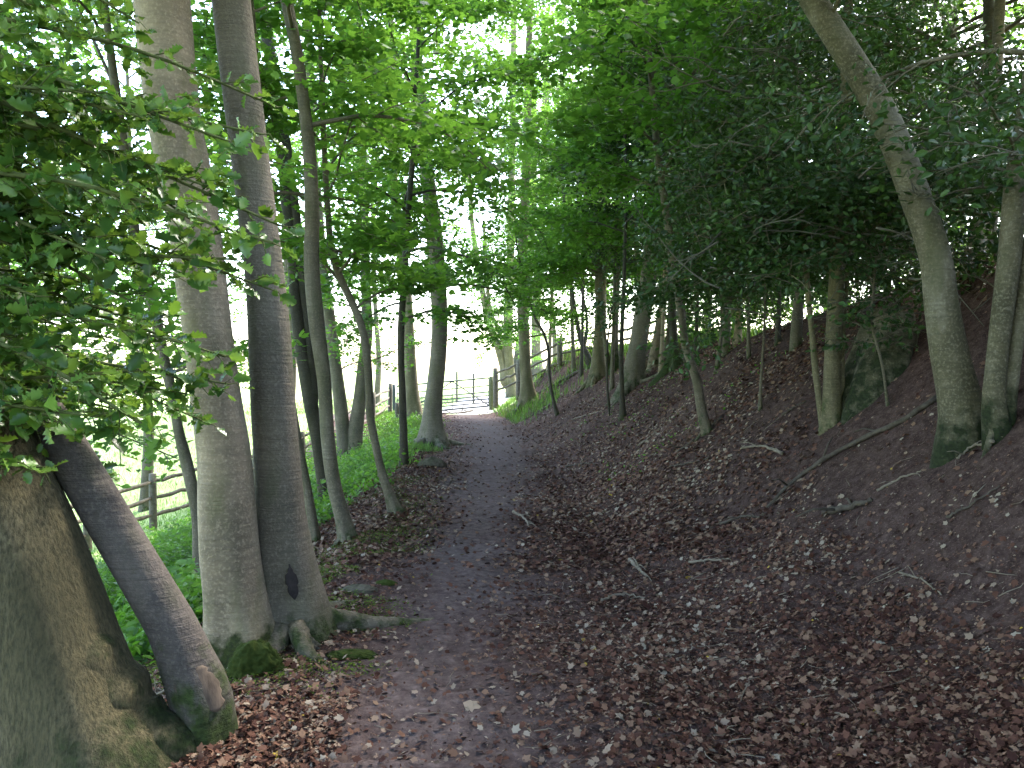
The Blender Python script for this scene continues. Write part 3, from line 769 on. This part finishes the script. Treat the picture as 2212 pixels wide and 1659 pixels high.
# unseen trees added behind and beside the camera to shade the wood
for k, (x, y) in enumerate(((-3.4, -1.5), (3.6, 1.2), (1.5, -5), (-2.5, -8), (6.5, -3), (6.8, 3.5))):
    make_tree(W, ('unseen shade tree added behind the photographer left of the path', 'unseen shade tree added on the bank just right of the photographer', 'unseen shade tree added behind the photographer at the bank toe', 'unseen shade tree added further behind on the left', 'unseen shade tree added high on the bank behind', 'unseen shade tree added on the crest right of the view')[k], 'tree',
              [[(0, 0, .2), (.1, 2, .17), (-.05, 5, .15)]], 'mid', 'beech',
              P(4.2, 4.6, 34, 17000, 'quad', .23, sp=.28), 90 + k, base=(x, y), H=13, flare=.4, sides=12)

# ------------------------------------------------------------------ near holly on the left
rng = np.random.default_rng(5)
hx = np.array([-2.75, 2.3]); hz = float(terrain(*hx))
root = empty('holly_tree', (hx[0], hx[1], hz), 'spiny holly boughs with glossy leaves reaching in from the left edge', 'tree')
wood = Acc(); fol = Acc()
tr = np.array([[hx[0], hx[1], hz - .3], [hx[0] + .05, hx[1], hz + 1.2], [hx[0] - .05, hx[1] + .1, hz + 2.6], [hx[0], hx[1] + .1, hz + 4.2]])
tube(wood, smooth_path(np.c_[tr, [.09, .08, .06, .03]], 24)[:, :3], np.linspace(.1, .03, 24), 14, 0.)
TG = [(400, 30), (385, 100), (300, 50), (600, 232), (565, 290), (480, 300), (606, 488), (590, 525), (585, 625), (440, 400), (350, 330), (500, 560),
      (485, 770), (495, 830), (452, 915), (300, 800), (250, 860), (190, 1000), (330, 930), (235, 1030), (120, 700), (200, 560), (280, 650), (150, 400),
      (220, 200), (100, 120), (60, 300), (340, 480), (60, 900), (180, 300), (40, 500), (420, 660), (260, 460), (90, 800), (20, 60), (200, 80), (390, 740), (130, 960),
      (30, 650), (300, 250), (240, 730), (150, 250), (70, 420), (10, 200), (330, 130), (180, 660), (110, 560), (150, 850), (10, 780), (340, 590), (60, 10), (250, 20), (150, 40), (340, 20)]
TG = [q for q in TG if q not in ((385, 100), (400, 30), (340, 20), (350, 330), (420, 660), (330, 130))]
TG += [(45, 870), (110, 900), (160, 930), (210, 900), (280, 890), (350, 860), (400, 850), (20, 720), (80, 640), (150, 600), (230, 560), (310, 420), (70, 760), (170, 800), (40, 1000), (100, 1010), (420, 480), (250, 330), (130, 330), (320, 700)]
for i, (x, y) in enumerate(TG):
    Y = rng.uniform(2.3, 3.7); e = at(x, y, Y)
    s0 = np.array([hx[0], hx[1] + .1, np.clip(e[2] + rng.uniform(-.2, .7), hz + .5, hz + 4)])
    mid1 = s0 + (e - s0) * .35 + [0, 0, rng.uniform(.0, .2)]; mid2 = s0 + (e - s0) * .7 + [rng.normal(0, .05), rng.normal(0, .08), rng.uniform(0, .12)]
    Pth = smooth_path(np.array([s0, mid1, mid2, e]), 16)
    tube(wood, Pth, np.linspace(.016, .004, 16), 6, 0., cap=False)
    Lt = np.linalg.norm(e - s0)
    nt_ = int(Lt / .06)
    for j in range(nt_):
        u = 1 - (j / nt_) * .62; f = u * 15; a = int(min(14, f)); b0 = Pth[a] + (Pth[a + 1] - Pth[a]) * (f - a)
        d = Pth[a + 1] - Pth[a]; d /= np.linalg.norm(d)
        sd_ = rng.normal(0, 1, 3); sd_ -= sd_.dot(d) * d; sd_ /= np.linalg.norm(sd_); sd_[2] *= .7
        dd = d * rng.uniform(.5, 1) + sd_ * .8; dd /= np.linalg.norm(dd)
        Ls = rng.uniform(.05, .3) * (1.15 - .7 * u)
        if j == 0: dd = d; Ls = .04
        Q = np.array([b0, b0 + dd * Ls * .5 + rng.normal(0, .01, 3), b0 + dd * Ls + [0, 0, -.01]])
        tube(wood, Q, [.0028, .002, .0014], 4, 1., cap=False)
        n = max(2, int(Ls / .021)); uu = rng.uniform(.1, 1.05, n)[:, None]
        pos = Q[0] * (1 - uu) + Q[2] * uu
        ax = dd[None] * .7 + rng.normal(0, .7, (n, 3)); nr = rng.normal(0, .55, (n, 3)); nr[:, 2] += .8; nr[:, 1] -= .25
        leaves(fol, 'holly', pos, nr, ax, rng.uniform(.038, .078, n), np.clip(rng.uniform(0, 1, n) * .75 + rng.choice([0, .25], n, p=[.8, .2]), 0, 1))
wood.build('branches', M_TWIGG, root, (hx[0], hx[1], hz))
fol.build('leaves', LEAF['holly'], root, (hx[0], hx[1], hz), smooth=True)

# ------------------------------------------------------------------ trunk details
def patch_on(s, z, az, wid, hei, mat_, name, parent, origin, seed, inset=.0, grow_=1.035):
    """irregular patch hugging the trunk surface, as a slightly raised skin"""
    rng = np.random.default_rng(seed); A = Acc(); nu, nv = 14, 14
    V = []
    k0 = np.interp(np.linspace(0, 1, 2), [0, 1], [0, 1])
    for i in range(nv):
        zz = z + hei * (i / (nv - 1) - .5); c = [np.interp(zz, s[:, 2], s[:, q]) for q in (0, 1)]; r = np.interp(zz, s[:, 2], s[:, 3]) * grow_
        half = wid / 2 * math.sqrt(max(0.02, 1 - (2 * i / (nv - 1) - 1) ** 2)) * (1 + .32 * rng.normal())
        for j in range(nu):
            a = az + (j / (nu - 1) - .5) * half * 2 / r; bulge = 1 + .012 * (1 - abs(2 * j / (nu - 1) - 1) ** 4) * rng.uniform(.7, 1)
            V.append([c[0] + cos(a) * r * bulge, c[1] + sin(a) * r * bulge, zz])
    q = [(i * nu + j, i * nu + j + 1, (i + 1) * nu + j + 1, (i + 1) * nu + j) for i in range(nv - 1) for j in range(nu - 1)]
    A.add(V, None, q); o = A.build(name, mat_, parent, origin)
    so_ = o.modifiers.new('thick', 'SOLIDIFY'); so_.thickness = .012; so_.offset = -1
    return o
patch_on(Bs[0], float(at(430, 1425, 3.7)[2]), -.72, .11, .19, M_SCAR, 'bark_scar', B, Bf, 6, grow_=1.075)
patch_on(Bs[0], float(at(400, 1420, 3.7)[2]), -1.75, .035, .05, M_SCAR, 'bark_scar', B, Bf, 9, grow_=1.06)
patch_on(Ds[0], float(at(655, 1245, 4.7)[2]), -1.15, .055, .2, M_HOLE_SHADE, 'hollow', Dt, Df, 2, grow_=1.14)  # no real recess: dark skins painted as the shaded inside of the hollow
patch_on(Ds[0], float(at(600, 1330, 4.7)[2]), -1.95, .03, .22, M_HOLE_SHADE, 'hollow', Dt, Df, 3, grow_=1.1)

def root_part(parent, origin, pxs, mt, wid, seed, name='root'):
    rng = np.random.default_rng(seed); A = Acc(); pts = []
    for x, y, Y, dz in pxs:
        p_ = at(x, y, Y); p_[2] += dz; pts.append(p_)
    s_ = smooth_path(np.array(pts), 26); r = np.interp(np.linspace(0, 1, 26), np.linspace(0, 1, len(wid)), wid)
    tube(A, s_, r * (1 + .05 * rng.normal(size=26)), 18, np.linspace(.25, .6, 26), lump=lambda th: 1 + .1 * np.cos(2 * th + 1)[None] * np.ones((26, 1)))
    A.build(name, mt, parent, origin)
root_part(At, Af, [(120, 1380, 3.3, 0), (215, 1490, 3.32, 0), (290, 1580, 3.33, .02), (370, 1622, 3.33, .03), (430, 1640, 3.38, .02), (490, 1665, 3.42, -.06)], BARK['rough'], [.22, .2, .18, .14, .09, .05], 5)

# bare dead twigs low in the dark hollies
def dead_twigs(parent, origin, n, x0, x1, y0, y1, Y0, Y1, seed):
    rng = np.random.default_rng(seed); A = Acc()
    for i in range(n):
        q = at(rng.uniform(x0, x1), rng.uniform(y0, y1), rng.uniform(Y0, Y1)); az = rng.uniform(0, 6.28); L_ = rng.uniform(.35, 1.1)
        d = np.array([cos(az), sin(az) * .6, rng.normal(.05, .25)]); d /= np.linalg.norm(d); pts = [q.copy()]
        for k in range(7):
            d = d + rng.normal(0, .16, 3) + [0, 0, -.03]; d /= np.linalg.norm(d); q = q + d * L_ / 7; pts.append(q.copy())
        tube(A, pts, np.linspace(rng.uniform(.005, .011), .002, 8), 5)
        for k in (2, 3, 5, 6):
            e = d + rng.normal(0, .6, 3); e /= np.linalg.norm(e); l_ = rng.uniform(.08, .35)
            tube(A, [pts[k], pts[k] + e * l_ * .5, pts[k] + e * l_ + rng.normal(0, .03, 3)], [.004, .003, .0015], 4)
    A.build('dead_branches', M_DEAD, parent, origin)
M_DEAD = simple('grey dead twigs', (.06, .055, .042), (.12, .11, .085), 25)
HO, HOf = CL
dead_twigs(HO, HOf, 70, 1520, 1950, 60, 700, 6.2, 7.8, 1)
dead_twigs(EEr, EEf, 34, 1850, 2200, 150, 640, 5.4, 7, 2)

# old broad mossy base behind the stem cluster
bp = hit(1918, 822); bz = float(terrain(bp[0], bp[1]))
rng = np.random.default_rng(77)
root = empty('tree_stump', (bp[0], bp[1], bz), 'broad dark mossy stump between the grey stem cluster and the mossy leaning tree', 'stump')
A = Acc(); st = np.array([[bp[0] - .1, bp[1], bz - 1.1, .30], [bp[0], bp[1] + .15, bz, .26], [bp[0] + .06, bp[1] + .18, bz + .25, .23], [bp[0] + .12, bp[1] + .2, bz + .45, .22], [bp[0] + .16, bp[1] + .2, bz + .6, .17]])
trunk_mesh(A, st, bz, rng, .25, .7, .5, 40, .04, wob=.16, lob=7)
A.build('stump_body', BARK['mottled'], root, (bp[0], bp[1], bz))

# ------------------------------------------------------------------ gate
gl = at(858, 893, 32.2); gr_ = at(1056, 877.5, 32.2)
gl[2] = at(858, 895, 32.2)[2]; gr_[2] = at(1056, 877, 32.2)[2]
root = empty('field_gate', (gl + gr_) / 2, 'galvanised seven bar field gate closing the end of the path', 'gate')
org = (gl + gr_) / 2
ux = gr_ - gl; Lg = np.linalg.norm(ux); ux /= Lg; up = np.array([0, 0, 1.])
hs = np.array([0, .15, .29, .42, .57, .82, 1.13])
for hgt in hs:
    A = Acc(); tube(A, [gl + up * hgt, gr_ + up * hgt], [.03 if hgt in (0, 1.13) else .023] * 2, 8); A.build('gate_bar', M_STEEL, root, org)
for fr_, nm in ((0, 'end_upright'), (.6, 'middle_upright'), (1, 'end_upright')):
    q = gl + ux * Lg * fr_; A = Acc(); off = np.array([0, -.022, 0]) if fr_ == .6 else 0
    tube(A, [q + off, q + up * 1.13 + off], [.02, .02] if fr_ != .6 else [.014, .014], 8); A.build(nm, M_STEEL, root, org)
m0 = gl + ux * Lg * .6 + up * 1.12 + np.array([0, .03, 0])
for q in (gr_ + up * .02, gl + ux * Lg * .1 + up * .02):
    A = Acc(); tube(A, [m0, q + np.array([0, .03, 0])], [.024, .024], 8); A.build('brace', M_STEEL, root, org)

def post(name, lab, px, ytop, ybot, Y, wid, mt, group=None, lean=0.):
    a = at(px, ytop, Y); b_ = at(px, ybot, Y); b_[2] = min(b_[2], float(terrain(b_[0], b_[1])) + .0) - .3
    A = Acc(); n = 6; pts = np.array([b_ + (a - b_) * k / n for k in range(n + 1)])
    rr = np.full(n + 1, wid / 2 * 1.12); rr[-1] *= .93
    tube(A, pts, rr, 8 if wid < .13 else 8, 0., lump=lambda th: 1 + .05 * np.cos(3 * th + px)[None] + .08 * np.cos(4 * th)[None] * np.ones((n + 1, 1)))
    o = A.build(name, mt, None, (a[0], a[1], b_[2] + .3)); tag(o, lab, 'post', group); return o
post('gate_post', 'round wooden post at the right end of the gate', 1061.5, 813, 872, 32.0, .15, M_POST)
post('gate_post', 'dark slim post at the left end of the gate', 851, 830, 900, 32.2, .10, M_STEEL)
post('fence_post', 'short squat post leaning by the left end of the gate', 858, 870, 924, 27.5, .15, M_WOOD)
post('fence_post', 'left of the two far posts standing in the field behind the gate', 987, 803, 848, 40, .09, M_WOOD)
post('fence_post', 'right of the two far posts standing in the field behind the gate', 1023, 807, 854, 38, .09, M_WOOD)

def fence(lab, pts, rails, hgt, pw, mt=M_WOOD, seed=0, proud=(0, -1)):
    """pts: ground points of the posts"""
    rng = np.random.default_rng(seed)
    root = empty('rail_fence', pts[0], lab, 'fence'); org = pts[0]
    tops = []
    for p in pts:
        A = Acc(); a = p - [0, 0, .4]; b_ = p + [rng.normal(0, .015), 0, hgt * rng.uniform(.97, 1.05)]
        P_ = np.array([a + (b_ - a) * k / 5 for k in range(6)])
        tube(A, P_, np.full(6, pw / 2 * 1.15) * np.array([1, 1, 1, 1, 1, .94]), 8, 0., lump=lambda th: 1 + .1 * np.cos(4 * th + .78)[None] * np.ones((6, 1)))
        A.build('post', mt, root, org)
    for i in range(len(pts) - 1):
        for rh in rails:
            a = pts[i] + [0, 0, rh + rng.normal(0, .02)]; b_ = pts[i + 1] + [0, 0, rh + rng.normal(0, .02)]
            d = (b_ - a) / np.linalg.norm(b_ - a)
            P_ = np.array([a + (b_ - a) * k / 6 + [0, 0, .02 * rng.normal()] for k in range(7)])
            rr = np.array([.6, 1, 1.05, .95, 1, 1, .6]) * .045
            A = Acc(); tube(A, P_, rr, 7); A.build('rail', mt, root, org)
def gp(x, y): return np.array([x, y, float(terrain(x, y))])
def pxp(px, py, Y): p = at(px, py, Y); return p
# left fence: from the gate down to the left
fence('split rail fence running from the gate down along the left field',
      [pxp(842, 893, 30.5), pxp(806, 918, 28.5), pxp(738, 962, 26), pxp(655, 1016, 23.5), pxp(553, 1062, 21), pxp(445, 1100, 19), pxp(331, 1142, 17), pxp(190, 1190, 15.2), pxp(20, 1250, 13.5)],
      (.28, .62, .97), 1.15, .14, seed=3)
fence('split rail fence climbing the bank to the right of the gate',
      [pxp(1071, 860, 31.5), pxp(1120, 842, 30.5), pxp(1211, 801, 28), pxp(1296, 790, 26.5), pxp(1390, 770, 24.5), pxp(1480, 752, 22), pxp(1590, 728, 19)],
      (.3, .64, .98), 1.17, .17, seed=4)

# ------------------------------------------------------------------ litter, twigs, plants
rng = np.random.default_rng(11)
def scatter_pts(n, x0, x1, y0, y1, dens, rng, power=1.5):
    out = []; tot = 0
    while tot < n:
        u = rng.uniform(0, 1, 40000); Y = (y0 ** (1 - power) + u * (y1 ** (1 - power) - y0 ** (1 - power))) ** (1 / (1 - power))
        X = rng.uniform(x0, x1, 40000); k = rng.uniform(0, 1, 40000) < dens(X, Y)
        out.append(np.c_[X, Y][k]); tot += k.sum()
        if not k.any(): break
    return np.concatenate(out)[:n]
def onpath(X, Y): return np.exp(-((X - path_x(Y)) / (path_w(Y) * 1.1)) ** 2)
def litter_d(X, Y):
    d = .75 + .25 * vnoise(X, Y, .5, 21)
    d = d * (1 - .92 * onpath(X, Y))
    d = np.where(Y > 6.5, d * (1 - .35 * onpath(X, Y)), d)
    hill = sstep(.9, 2.2, X - toe_x(Y)); clump = sstep(-.35, .35, vnoise(X, Y, .8, 22) + .3 * vnoise(X, Y, .25, 23))
    d = d * (1 - hill * (1 - clump) * .85)
    left = sstep(.3, 1.5, left_x(Y) - X); d = d * (1 - .55 * left)
    d = d * (1 - .85 * sstep(1.0, 1.6, X - toe_x(Y) + .3 * vnoise(X, Y, .6, 45)) * (1 - sstep(6, 8.5, Y)))
    d = np.where((X < -.75) & (Y < 3.9), 1, d)
    return np.clip(d, 0, 1)
def put_litter(n, ymin, ymax, smin, smax, kind, seed, nm, lab, power, tf):
    rng = np.random.default_rng(seed)
    q = scatter_pts(n, -3.2, 5.2, ymin, ymax, litter_d, rng, power); N = len(q)
    z = terrain(q[:, 0], q[:, 1]) + micro(q[:, 0], q[:, 1]) + rng.uniform(.004, .02, N)
    e = .05; sx = (terrain(q[:, 0] + e, q[:, 1]) - terrain(q[:, 0] - e, q[:, 1])) / (2 * e)
    nr = np.c_[-sx + rng.normal(0, .5, N), rng.normal(0, .5, N), np.ones(N)]
    ax = rng.normal(0, 1, (N, 3)); ax[:, 2] *= .2
    A = Acc(); leaves(A, kind, np.c_[q, z], nr, ax, rng.uniform(smin, smax, N), tf(rng, N, q))
    o = A.build(nm, M_LITTER, None, smooth=False); tag(o, lab, 'leaf litter', None, 'stuff')
def tf(rng, N, q):
    t_ = rng.uniform(0, 1, N) ** 1.15 * .82
    t_ += .18 * (vnoise(q[:, 0], q[:, 1], .9, 25))
    br = rng.uniform(0, 1, N); t_ = np.where(br < .018, .88, t_); t_ = np.where(br > .9985, 1., t_)
    return np.clip(t_, 0, 1)
put_litter(60000, 2.2, 30, .02, .05, 'maple', 31, 'leaf_litter', 'brown and grey dead leaves covering the wood floor', 1.9, tf)
put_litter(110000, 2.2, 16, .008, .024, 'quad', 32, 'leaf_fragments', 'small crumbled leaf fragments over the soil', 1.9, tf)

put_litter(34000, 6.5, 30, .03, .062, 'maple', 33, 'far_leaf_litter', 'dead leaves over the distant path and bank', 1.4, tf)
# a few leaves one can pick out
for k, (x, y, s_, tn, lab) in enumerate(((1000, 1527, .10, .82, 'large tan dead leaf lying flat on the path in the foreground'),
                                         (1890, 1472, .10, .8, 'big dull yellow fallen leaf among litter at the lower right'),
                                         (700, 1395, .07, .8, 'pinkish curled fallen leaf beside the mossy root'))):
    p_ = hit(x, y); A = Acc()
    leaves(A, 'maple', [p_ + [0, 0, .02]], np.array([[.1, -.25, 1.]]), np.array([[1., -.3, 0]]), s_, tn)
    o = A.build('fallen_leaf', M_LITTER, None, p_, smooth=False); tag(o, lab, 'leaf')

def cover(n, seed, region, name, lab, kind, leafk, s0, s1, hmax, power=1.3, up=.8, cat='plants'):
    rng = np.random.default_rng(seed); x0, x1, y0, y1, dens = region
    q = scatter_pts(n, x0, x1, y0, y1, dens, rng, power); N = len(q)
    hh = rng.uniform(.0, hmax, N) ** 1.0 * (.15 + .95 * (vnoise(q[:, 0], q[:, 1], .5, 27) + 1) / 2) + .01
    z = terrain(q[:, 0], q[:, 1]) + hh
    nr = rng.normal(0, .5, (N, 3)); nr[:, 2] += up; ax = rng.normal(0, 1, (N, 3)); ax[:, 2] *= .3
    A = Acc(); leaves(A, kind, np.c_[q, z], nr, ax, rng.uniform(s0, s1, N), np.clip(hh / hmax * .6 + rng.uniform(0, .5, N), 0, 1))
    o = A.build(name, LEAF[leafk], smooth=False); tag(o, lab, cat, None, 'stuff'); return o
# fine twigs
rng = np.random.default_rng(41)
A = Acc(); q = scatter_pts(420, -2.6, 5.0, 2.4, 22, lambda X, Y: .25 + .75 * (1 - onpath(X, Y)), rng, 1.6)
for x, y in q:
    a = rng.uniform(0, 6.28); L_ = rng.uniform(.04, .2); n = 4; pts = []
    for k in range(n):
        u = (k / (n - 1) - .5) * L_; xx = x + cos(a) * u + rng.normal(0, .008); yy = y + sin(a) * u + rng.normal(0, .008)
        pts.append([xx, yy, float(terrain(xx, yy)) + .018 + rng.uniform(0, .015)])
    tube(A, pts, np.array([1, 1, .8, .4]) * rng.uniform(.0012, .003), 4)
tag(A.build('twig_litter', M_STICKP), 'small dead twigs scattered over the woodland floor', 'twigs', None, 'stuff')

def stick(name, pxs, wpx, mt, lab, lift=.02, cat='branch'):
    pts = []
    for x, y in pxs:
        h_ = hit(x, y); h_[2] += lift; pts.append(h_)
    pts = np.array(pts); s_ = smooth_path(pts, 20)
    rng = np.random.default_rng(int(pxs[0][0])); s_ += rng.normal(0, .004, s_.shape)
    r0 = wpx / 2 / F * pts[:, 1].mean()
    A = Acc(); tube(A, s_, np.linspace(r0, r0 * .5, 20) * (1 + .1 * rng.normal(size=20)), 8)
    for k in (6, 12, 16):
        d = rng.normal(0, 1, 3); d[2] = abs(d[2]) * .4; d /= np.linalg.norm(d)
        tube(A, [s_[k], s_[k] + d * r0 * 6, s_[k] + d * r0 * 11 + [0, 0, -r0 * 2]], [r0 * .4, r0 * .3, r0 * .15], 5)
    o = A.build(name, mt, None, pts[0]); tag(o, lab, cat); return o
stick('fallen_branch', [(2024, 869), (1960, 914), (1870, 955), (1781, 1000), (1720, 1043), (1656, 1105)], 13, M_STICK, 'long fallen branch lying down the slope below the mossy leaning tree', .03)
stick('fallen_branch', [(1262, 798), (1200, 830), (1150, 858)], 7, M_STICK, 'dark fallen branch on the slope below the thick fence post')
stick('fallen_branch', [(1195, 872), (1160, 892), (1124, 912)], 5, M_STICK, 'dark stick at the toe of the bank below the bending sapling')
stick('fallen_branch', [(2150, 965), (2095, 975), (2068, 1002)], 8, M_STICKP, 'pale crooked stick under the forked tree at the right edge')
stick('fallen_branch', [(1690, 985), (1640, 970), (1600, 975)], 8, M_STICKP, 'pale arched stick left of the thin grey stem')
stick('fallen_branch', [(1360, 1215), (1378, 1232), (1396, 1252)], 10, M_STICKP, 'short pale bent stick in the middle of the litter')
stick('fallen_branch', [(1108, 1110), (1128, 1120), (1142, 1138)], 7, M_STICKP, 'pale curved twig on the path edge')
stick('fallen_branch', [(1488, 1222), (1530, 1216), (1580, 1216)], 6, M_STICKP, 'thin tan stick right of the bent one')
stick('fallen_branch', [(1780, 1110), (1830, 1105), (1880, 1090)], 18, M_STICK, 'greenish rotten branch piece on the right slope')
stick('fallen_branch', [(1560, 905), (1500, 955), (1455, 985)], 7, M_STICK, 'dark branch on the slope left of the crooked trunk foot')
stick('fallen_branch', [(395, 1555), (362, 1560), (330, 1572)], 12, M_STICKP, 'pale stick lying between the two nearest leaning trunks', .03)
stick('fallen_branch', [(375, 1500), (350, 1508), (320, 1512)], 7, M_STICKP, 'thin pale stick behind the stick between the leaning trunks', .03)
stick('fallen_branch', [(1020, 888), (990, 893), (955, 895)], 5, M_STICK, 'dark stick lying across the track in front of the gate')

for pxs, wd, mt_, lab in (
        ([(1688, 902), (1712, 886), (1742, 872)], 5, M_STICK, 'thin dark stick just left of the foot of the grey stem cluster'),
        ([(1448, 1012), (1490, 1004), (1534, 992)], 5, M_STICK, 'thin dark stick lying below the foot of the crooked trunk'),
        ([(1236, 908), (1268, 898), (1300, 890)], 4, M_STICKP, 'pale stick between the bending sapling and the two slender stems'),
        ([(1895, 1066), (1940, 1040), (1992, 1024)], 6, M_STICKP, 'pale stick in front of the foot of the mossy leaning tree'),
        ([(1556, 1136), (1600, 1122), (1644, 1122)], 6, M_STICK, 'dark stick in the litter left of the lower end of the long fallen branch'),
        ([(2046, 1124), (2100, 1096), (2156, 1062)], 6, M_STICK, 'thin straight stick on bare soil near the right edge'),
        ([(1376, 966), (1400, 950), (1424, 930)], 5, M_STICKP, 'short pale stick at the bank toe right of the two slender stems'),
        ([(1944, 1244), (1990, 1262), (2034, 1292)], 6, M_STICKP, 'thin pale twig lying low on the right in the foreground litter'),
        ([(1222, 1010), (1260, 1004), (1290, 1006)], 5, M_STICK, 'dark twig at the right border of the path, halfway to the gate'),
        ([(1300, 1300), (1340, 1290), (1392, 1296)], 6, M_STICKP, 'slightly bowed twig below the short pale bent stick')):
    stick('dead_stick', pxs, wd, mt_, lab, .015, 'stick')
def sdens(X, Y): return np.clip(sstep(.2, 1, X - toe_x(Y)) * sstep(.1, .5, vnoise(X, Y, .6, 71)) * .6, 0, 1)
cover(900, 66, (.2, 4.6, 9, 24, sdens), 'seedlings', 'sparse green seedlings on the right bank', 'oval', 'cover', .02, .05, .06, 1.4)
# hummocks, roots, stones
def mound(name, x, y, wpx, hpx, mt, lab, cat, seed, el=.5):
    rng = np.random.default_rng(seed); c = hit(x, y); sx = wpx / 2 / F * c[1]; sz = hpx / F * c[1]
    nu, nv = 72, 34; V = []
    for i in range(nv):
        ph = (i / (nv - 1)) * pi * .62
        for j in range(nu):
            th = j / nu * 2 * pi
            r = sin(ph) * (1 + .12 * vnoise(cos(th) * 2, sin(th) * 2 + ph, 1, seed) + .07 * vnoise(cos(th) * 5, sin(th) * 5 + ph * 3, .5, seed + 1))
            r = r * (1 + (.05 * rng.normal() if name == 'moss_mound' else .012 * rng.normal()) + .10 * vnoise(cos(th) * 9 * ph, sin(th) * 9 * ph, .9, seed + 4))
            V.append([c[0] + cos(th) * r * sx, c[1] + sin(th) * r * sx * el, c[2] + sz * (cos(ph) * (1 + .15 * vnoise(cos(th) * 3 * ph, sin(th) * 3, 1, seed + 2)) - .12) * 1.0])
    q = [(i * nu + j, (i + 1) * nu + j, (i + 1) * nu + (j + 1) % nu, i * nu + (j + 1) % nu) for i in range(nv - 1) for j in range(nu)]
    A = Acc(); A.add(V, None, q, .5); o = A.build(name, mt, None, c); tag(o, lab, cat); return o
mound('stone', 935, 1008, 60, 22, M_STONE, 'rounded mossy stone at the left path edge below the stout trunk', 'stone', 1)
mound('moss_mound', 556, 1452, 125, 72, M_MOSS, 'green moss cushion at the foot of the pale beech', 'moss', 2)
mound('moss_mound', 760, 1415, 110, 12, M_MOSS, 'low moss patch on the root right of the hollow tree', 'moss', 3)
mound('moss_mound', 752, 1362, 46, 12, M_MOSS, 'small moss patch beyond the low one near the hollow tree', 'moss', 4)
mound('moss_mound', 832, 1262, 48, 10, M_MOSS, 'moss patch at the left path edge past the hollow tree', 'moss', 5)
mound('stone', 775, 1278, 80, 16, M_STONE, 'half buried grey stone with moss beside the foot of the hollow tree', 'stone', 6)
mound('stone', 660, 1400, 60, 26, M_STONE, 'small upright mossy stone touching the hollow grey tree', 'stone', 7)

def mdens(X, Y):
    e = left_x(Y) - X
    return np.clip(sstep(-.75, -.1, e) * (1 - sstep(.7, 1.6, e)) * sstep(-.05, .35, vnoise(X, Y, .55, 51) + .4 * vnoise(X, Y, .18, 52)) * sstep(3.6, 4.6, Y) * (1 - sstep(14, 20, Y)), 0, 1)
# ground plants on the left bank and grass tufts
def ldens(X, Y):
    e = left_x(Y) - X
    e = e + .55 * sstep(8, 12, Y)
    d = sstep(.7, 1.5, e + .5 * vnoise(X, Y, .9, 28)) * (1 - sstep(4.4, 6.0, e))
    d = d * (.35 + .65 * sstep(-.3, .2, vnoise(X, Y, .7, 29)))
    return np.clip(d * sstep(4.8, 6.2, Y), 0, 1)
cover(62000, 61, (-7.5, -1.0, 4.5, 27, ldens), 'ground_plants', 'fresh green woodland plants carpeting the left bank', 'oval', 'cover', .04, .095, .30)
def edens(X, Y):
    e = left_x(Y) - X
    return np.clip(sstep(-.25, .5, e + .5 * vnoise(X, Y, .6, 33)) * (1 - sstep(1.0, 2.0, e)) * sstep(12, 17, Y) * .7, 0, 1)
def blades(n, seed, region, name, lab, h0, h1, power=1.2):
    rng = np.random.default_rng(seed); x0, x1, y0, y1, dens = region
    q = scatter_pts(n, x0, x1, y0, y1, dens, rng, power); N = len(q)
    z = terrain(q[:, 0], q[:, 1]) - .01
    ax = rng.normal(0, .35, (N, 3)); ax[:, 2] = 1; nr = rng.normal(0, 1, (N, 3)); nr[:, 2] *= .2
    A = Acc(); leaves(A, 'quad', np.c_[q, z], nr, ax, rng.uniform(h0, h1, N), rng.uniform(0, 1, N), widthf=.12)
    o = A.build(name, LEAF['grass'], smooth=False); tag(o, lab, 'grass', None, 'stuff')
cover(26000, 62, (-3.6, -.4, 3.8, 20, mdens), 'ground_moss', 'thin moss and seedlings on the left edge of the path', 'quad', 'mosslow', .009, .024, .02, 1.6, 1.5)
cover(16000, 68, (-7.5, -1.0, 5, 27, lambda X, Y: ldens(X, Y) * sstep(.0, .5, vnoise(X, Y, .8, 75))), 'tall_ground_plants', 'taller nettle like plants standing out of the green left bank', 'oval', 'beech', .05, .11, .55)
blades(26000, 63, (-6.5, -1.0, 9, 31, edens), 'grass', 'soft grass along the left edge of the path', .06, .17)
def gdens(X, Y):
    t_ = (X - toe_x(Y)) / (crest_x(Y) - toe_x(Y))
    return np.clip(sstep(21, 26, Y) * sstep(-.15, .05, t_) * .5 * sstep(-.4, .3, vnoise(X, Y, .8, 34)) + sstep(.85, 1.0, t_) * sstep(14, 18, Y), 0, 1) * (np.abs(X - path_x(Y)) > .9)
blades(22000, 64, (-1.2, 6.5, 14, 34, gdens), 'grass', 'grass and weeds on the far right bank near the fence', .10, .32)
def fdens(X, Y):
    e = left_x(Y) - X
    return np.clip(sstep(3.5, 5, e) + (Y > 31) * (np.abs(X - path_x(Y)) > 1.3), 0, 1)
blades(40000, 65, (-14, 6, 10, 48, fdens), 'grass', 'sunlit meadow grass outside the fences', .06, .16, 1.1)

print('objects', len(bpy.data.objects), 'verts', sum(len(m.vertices) for m in bpy.data.meshes))
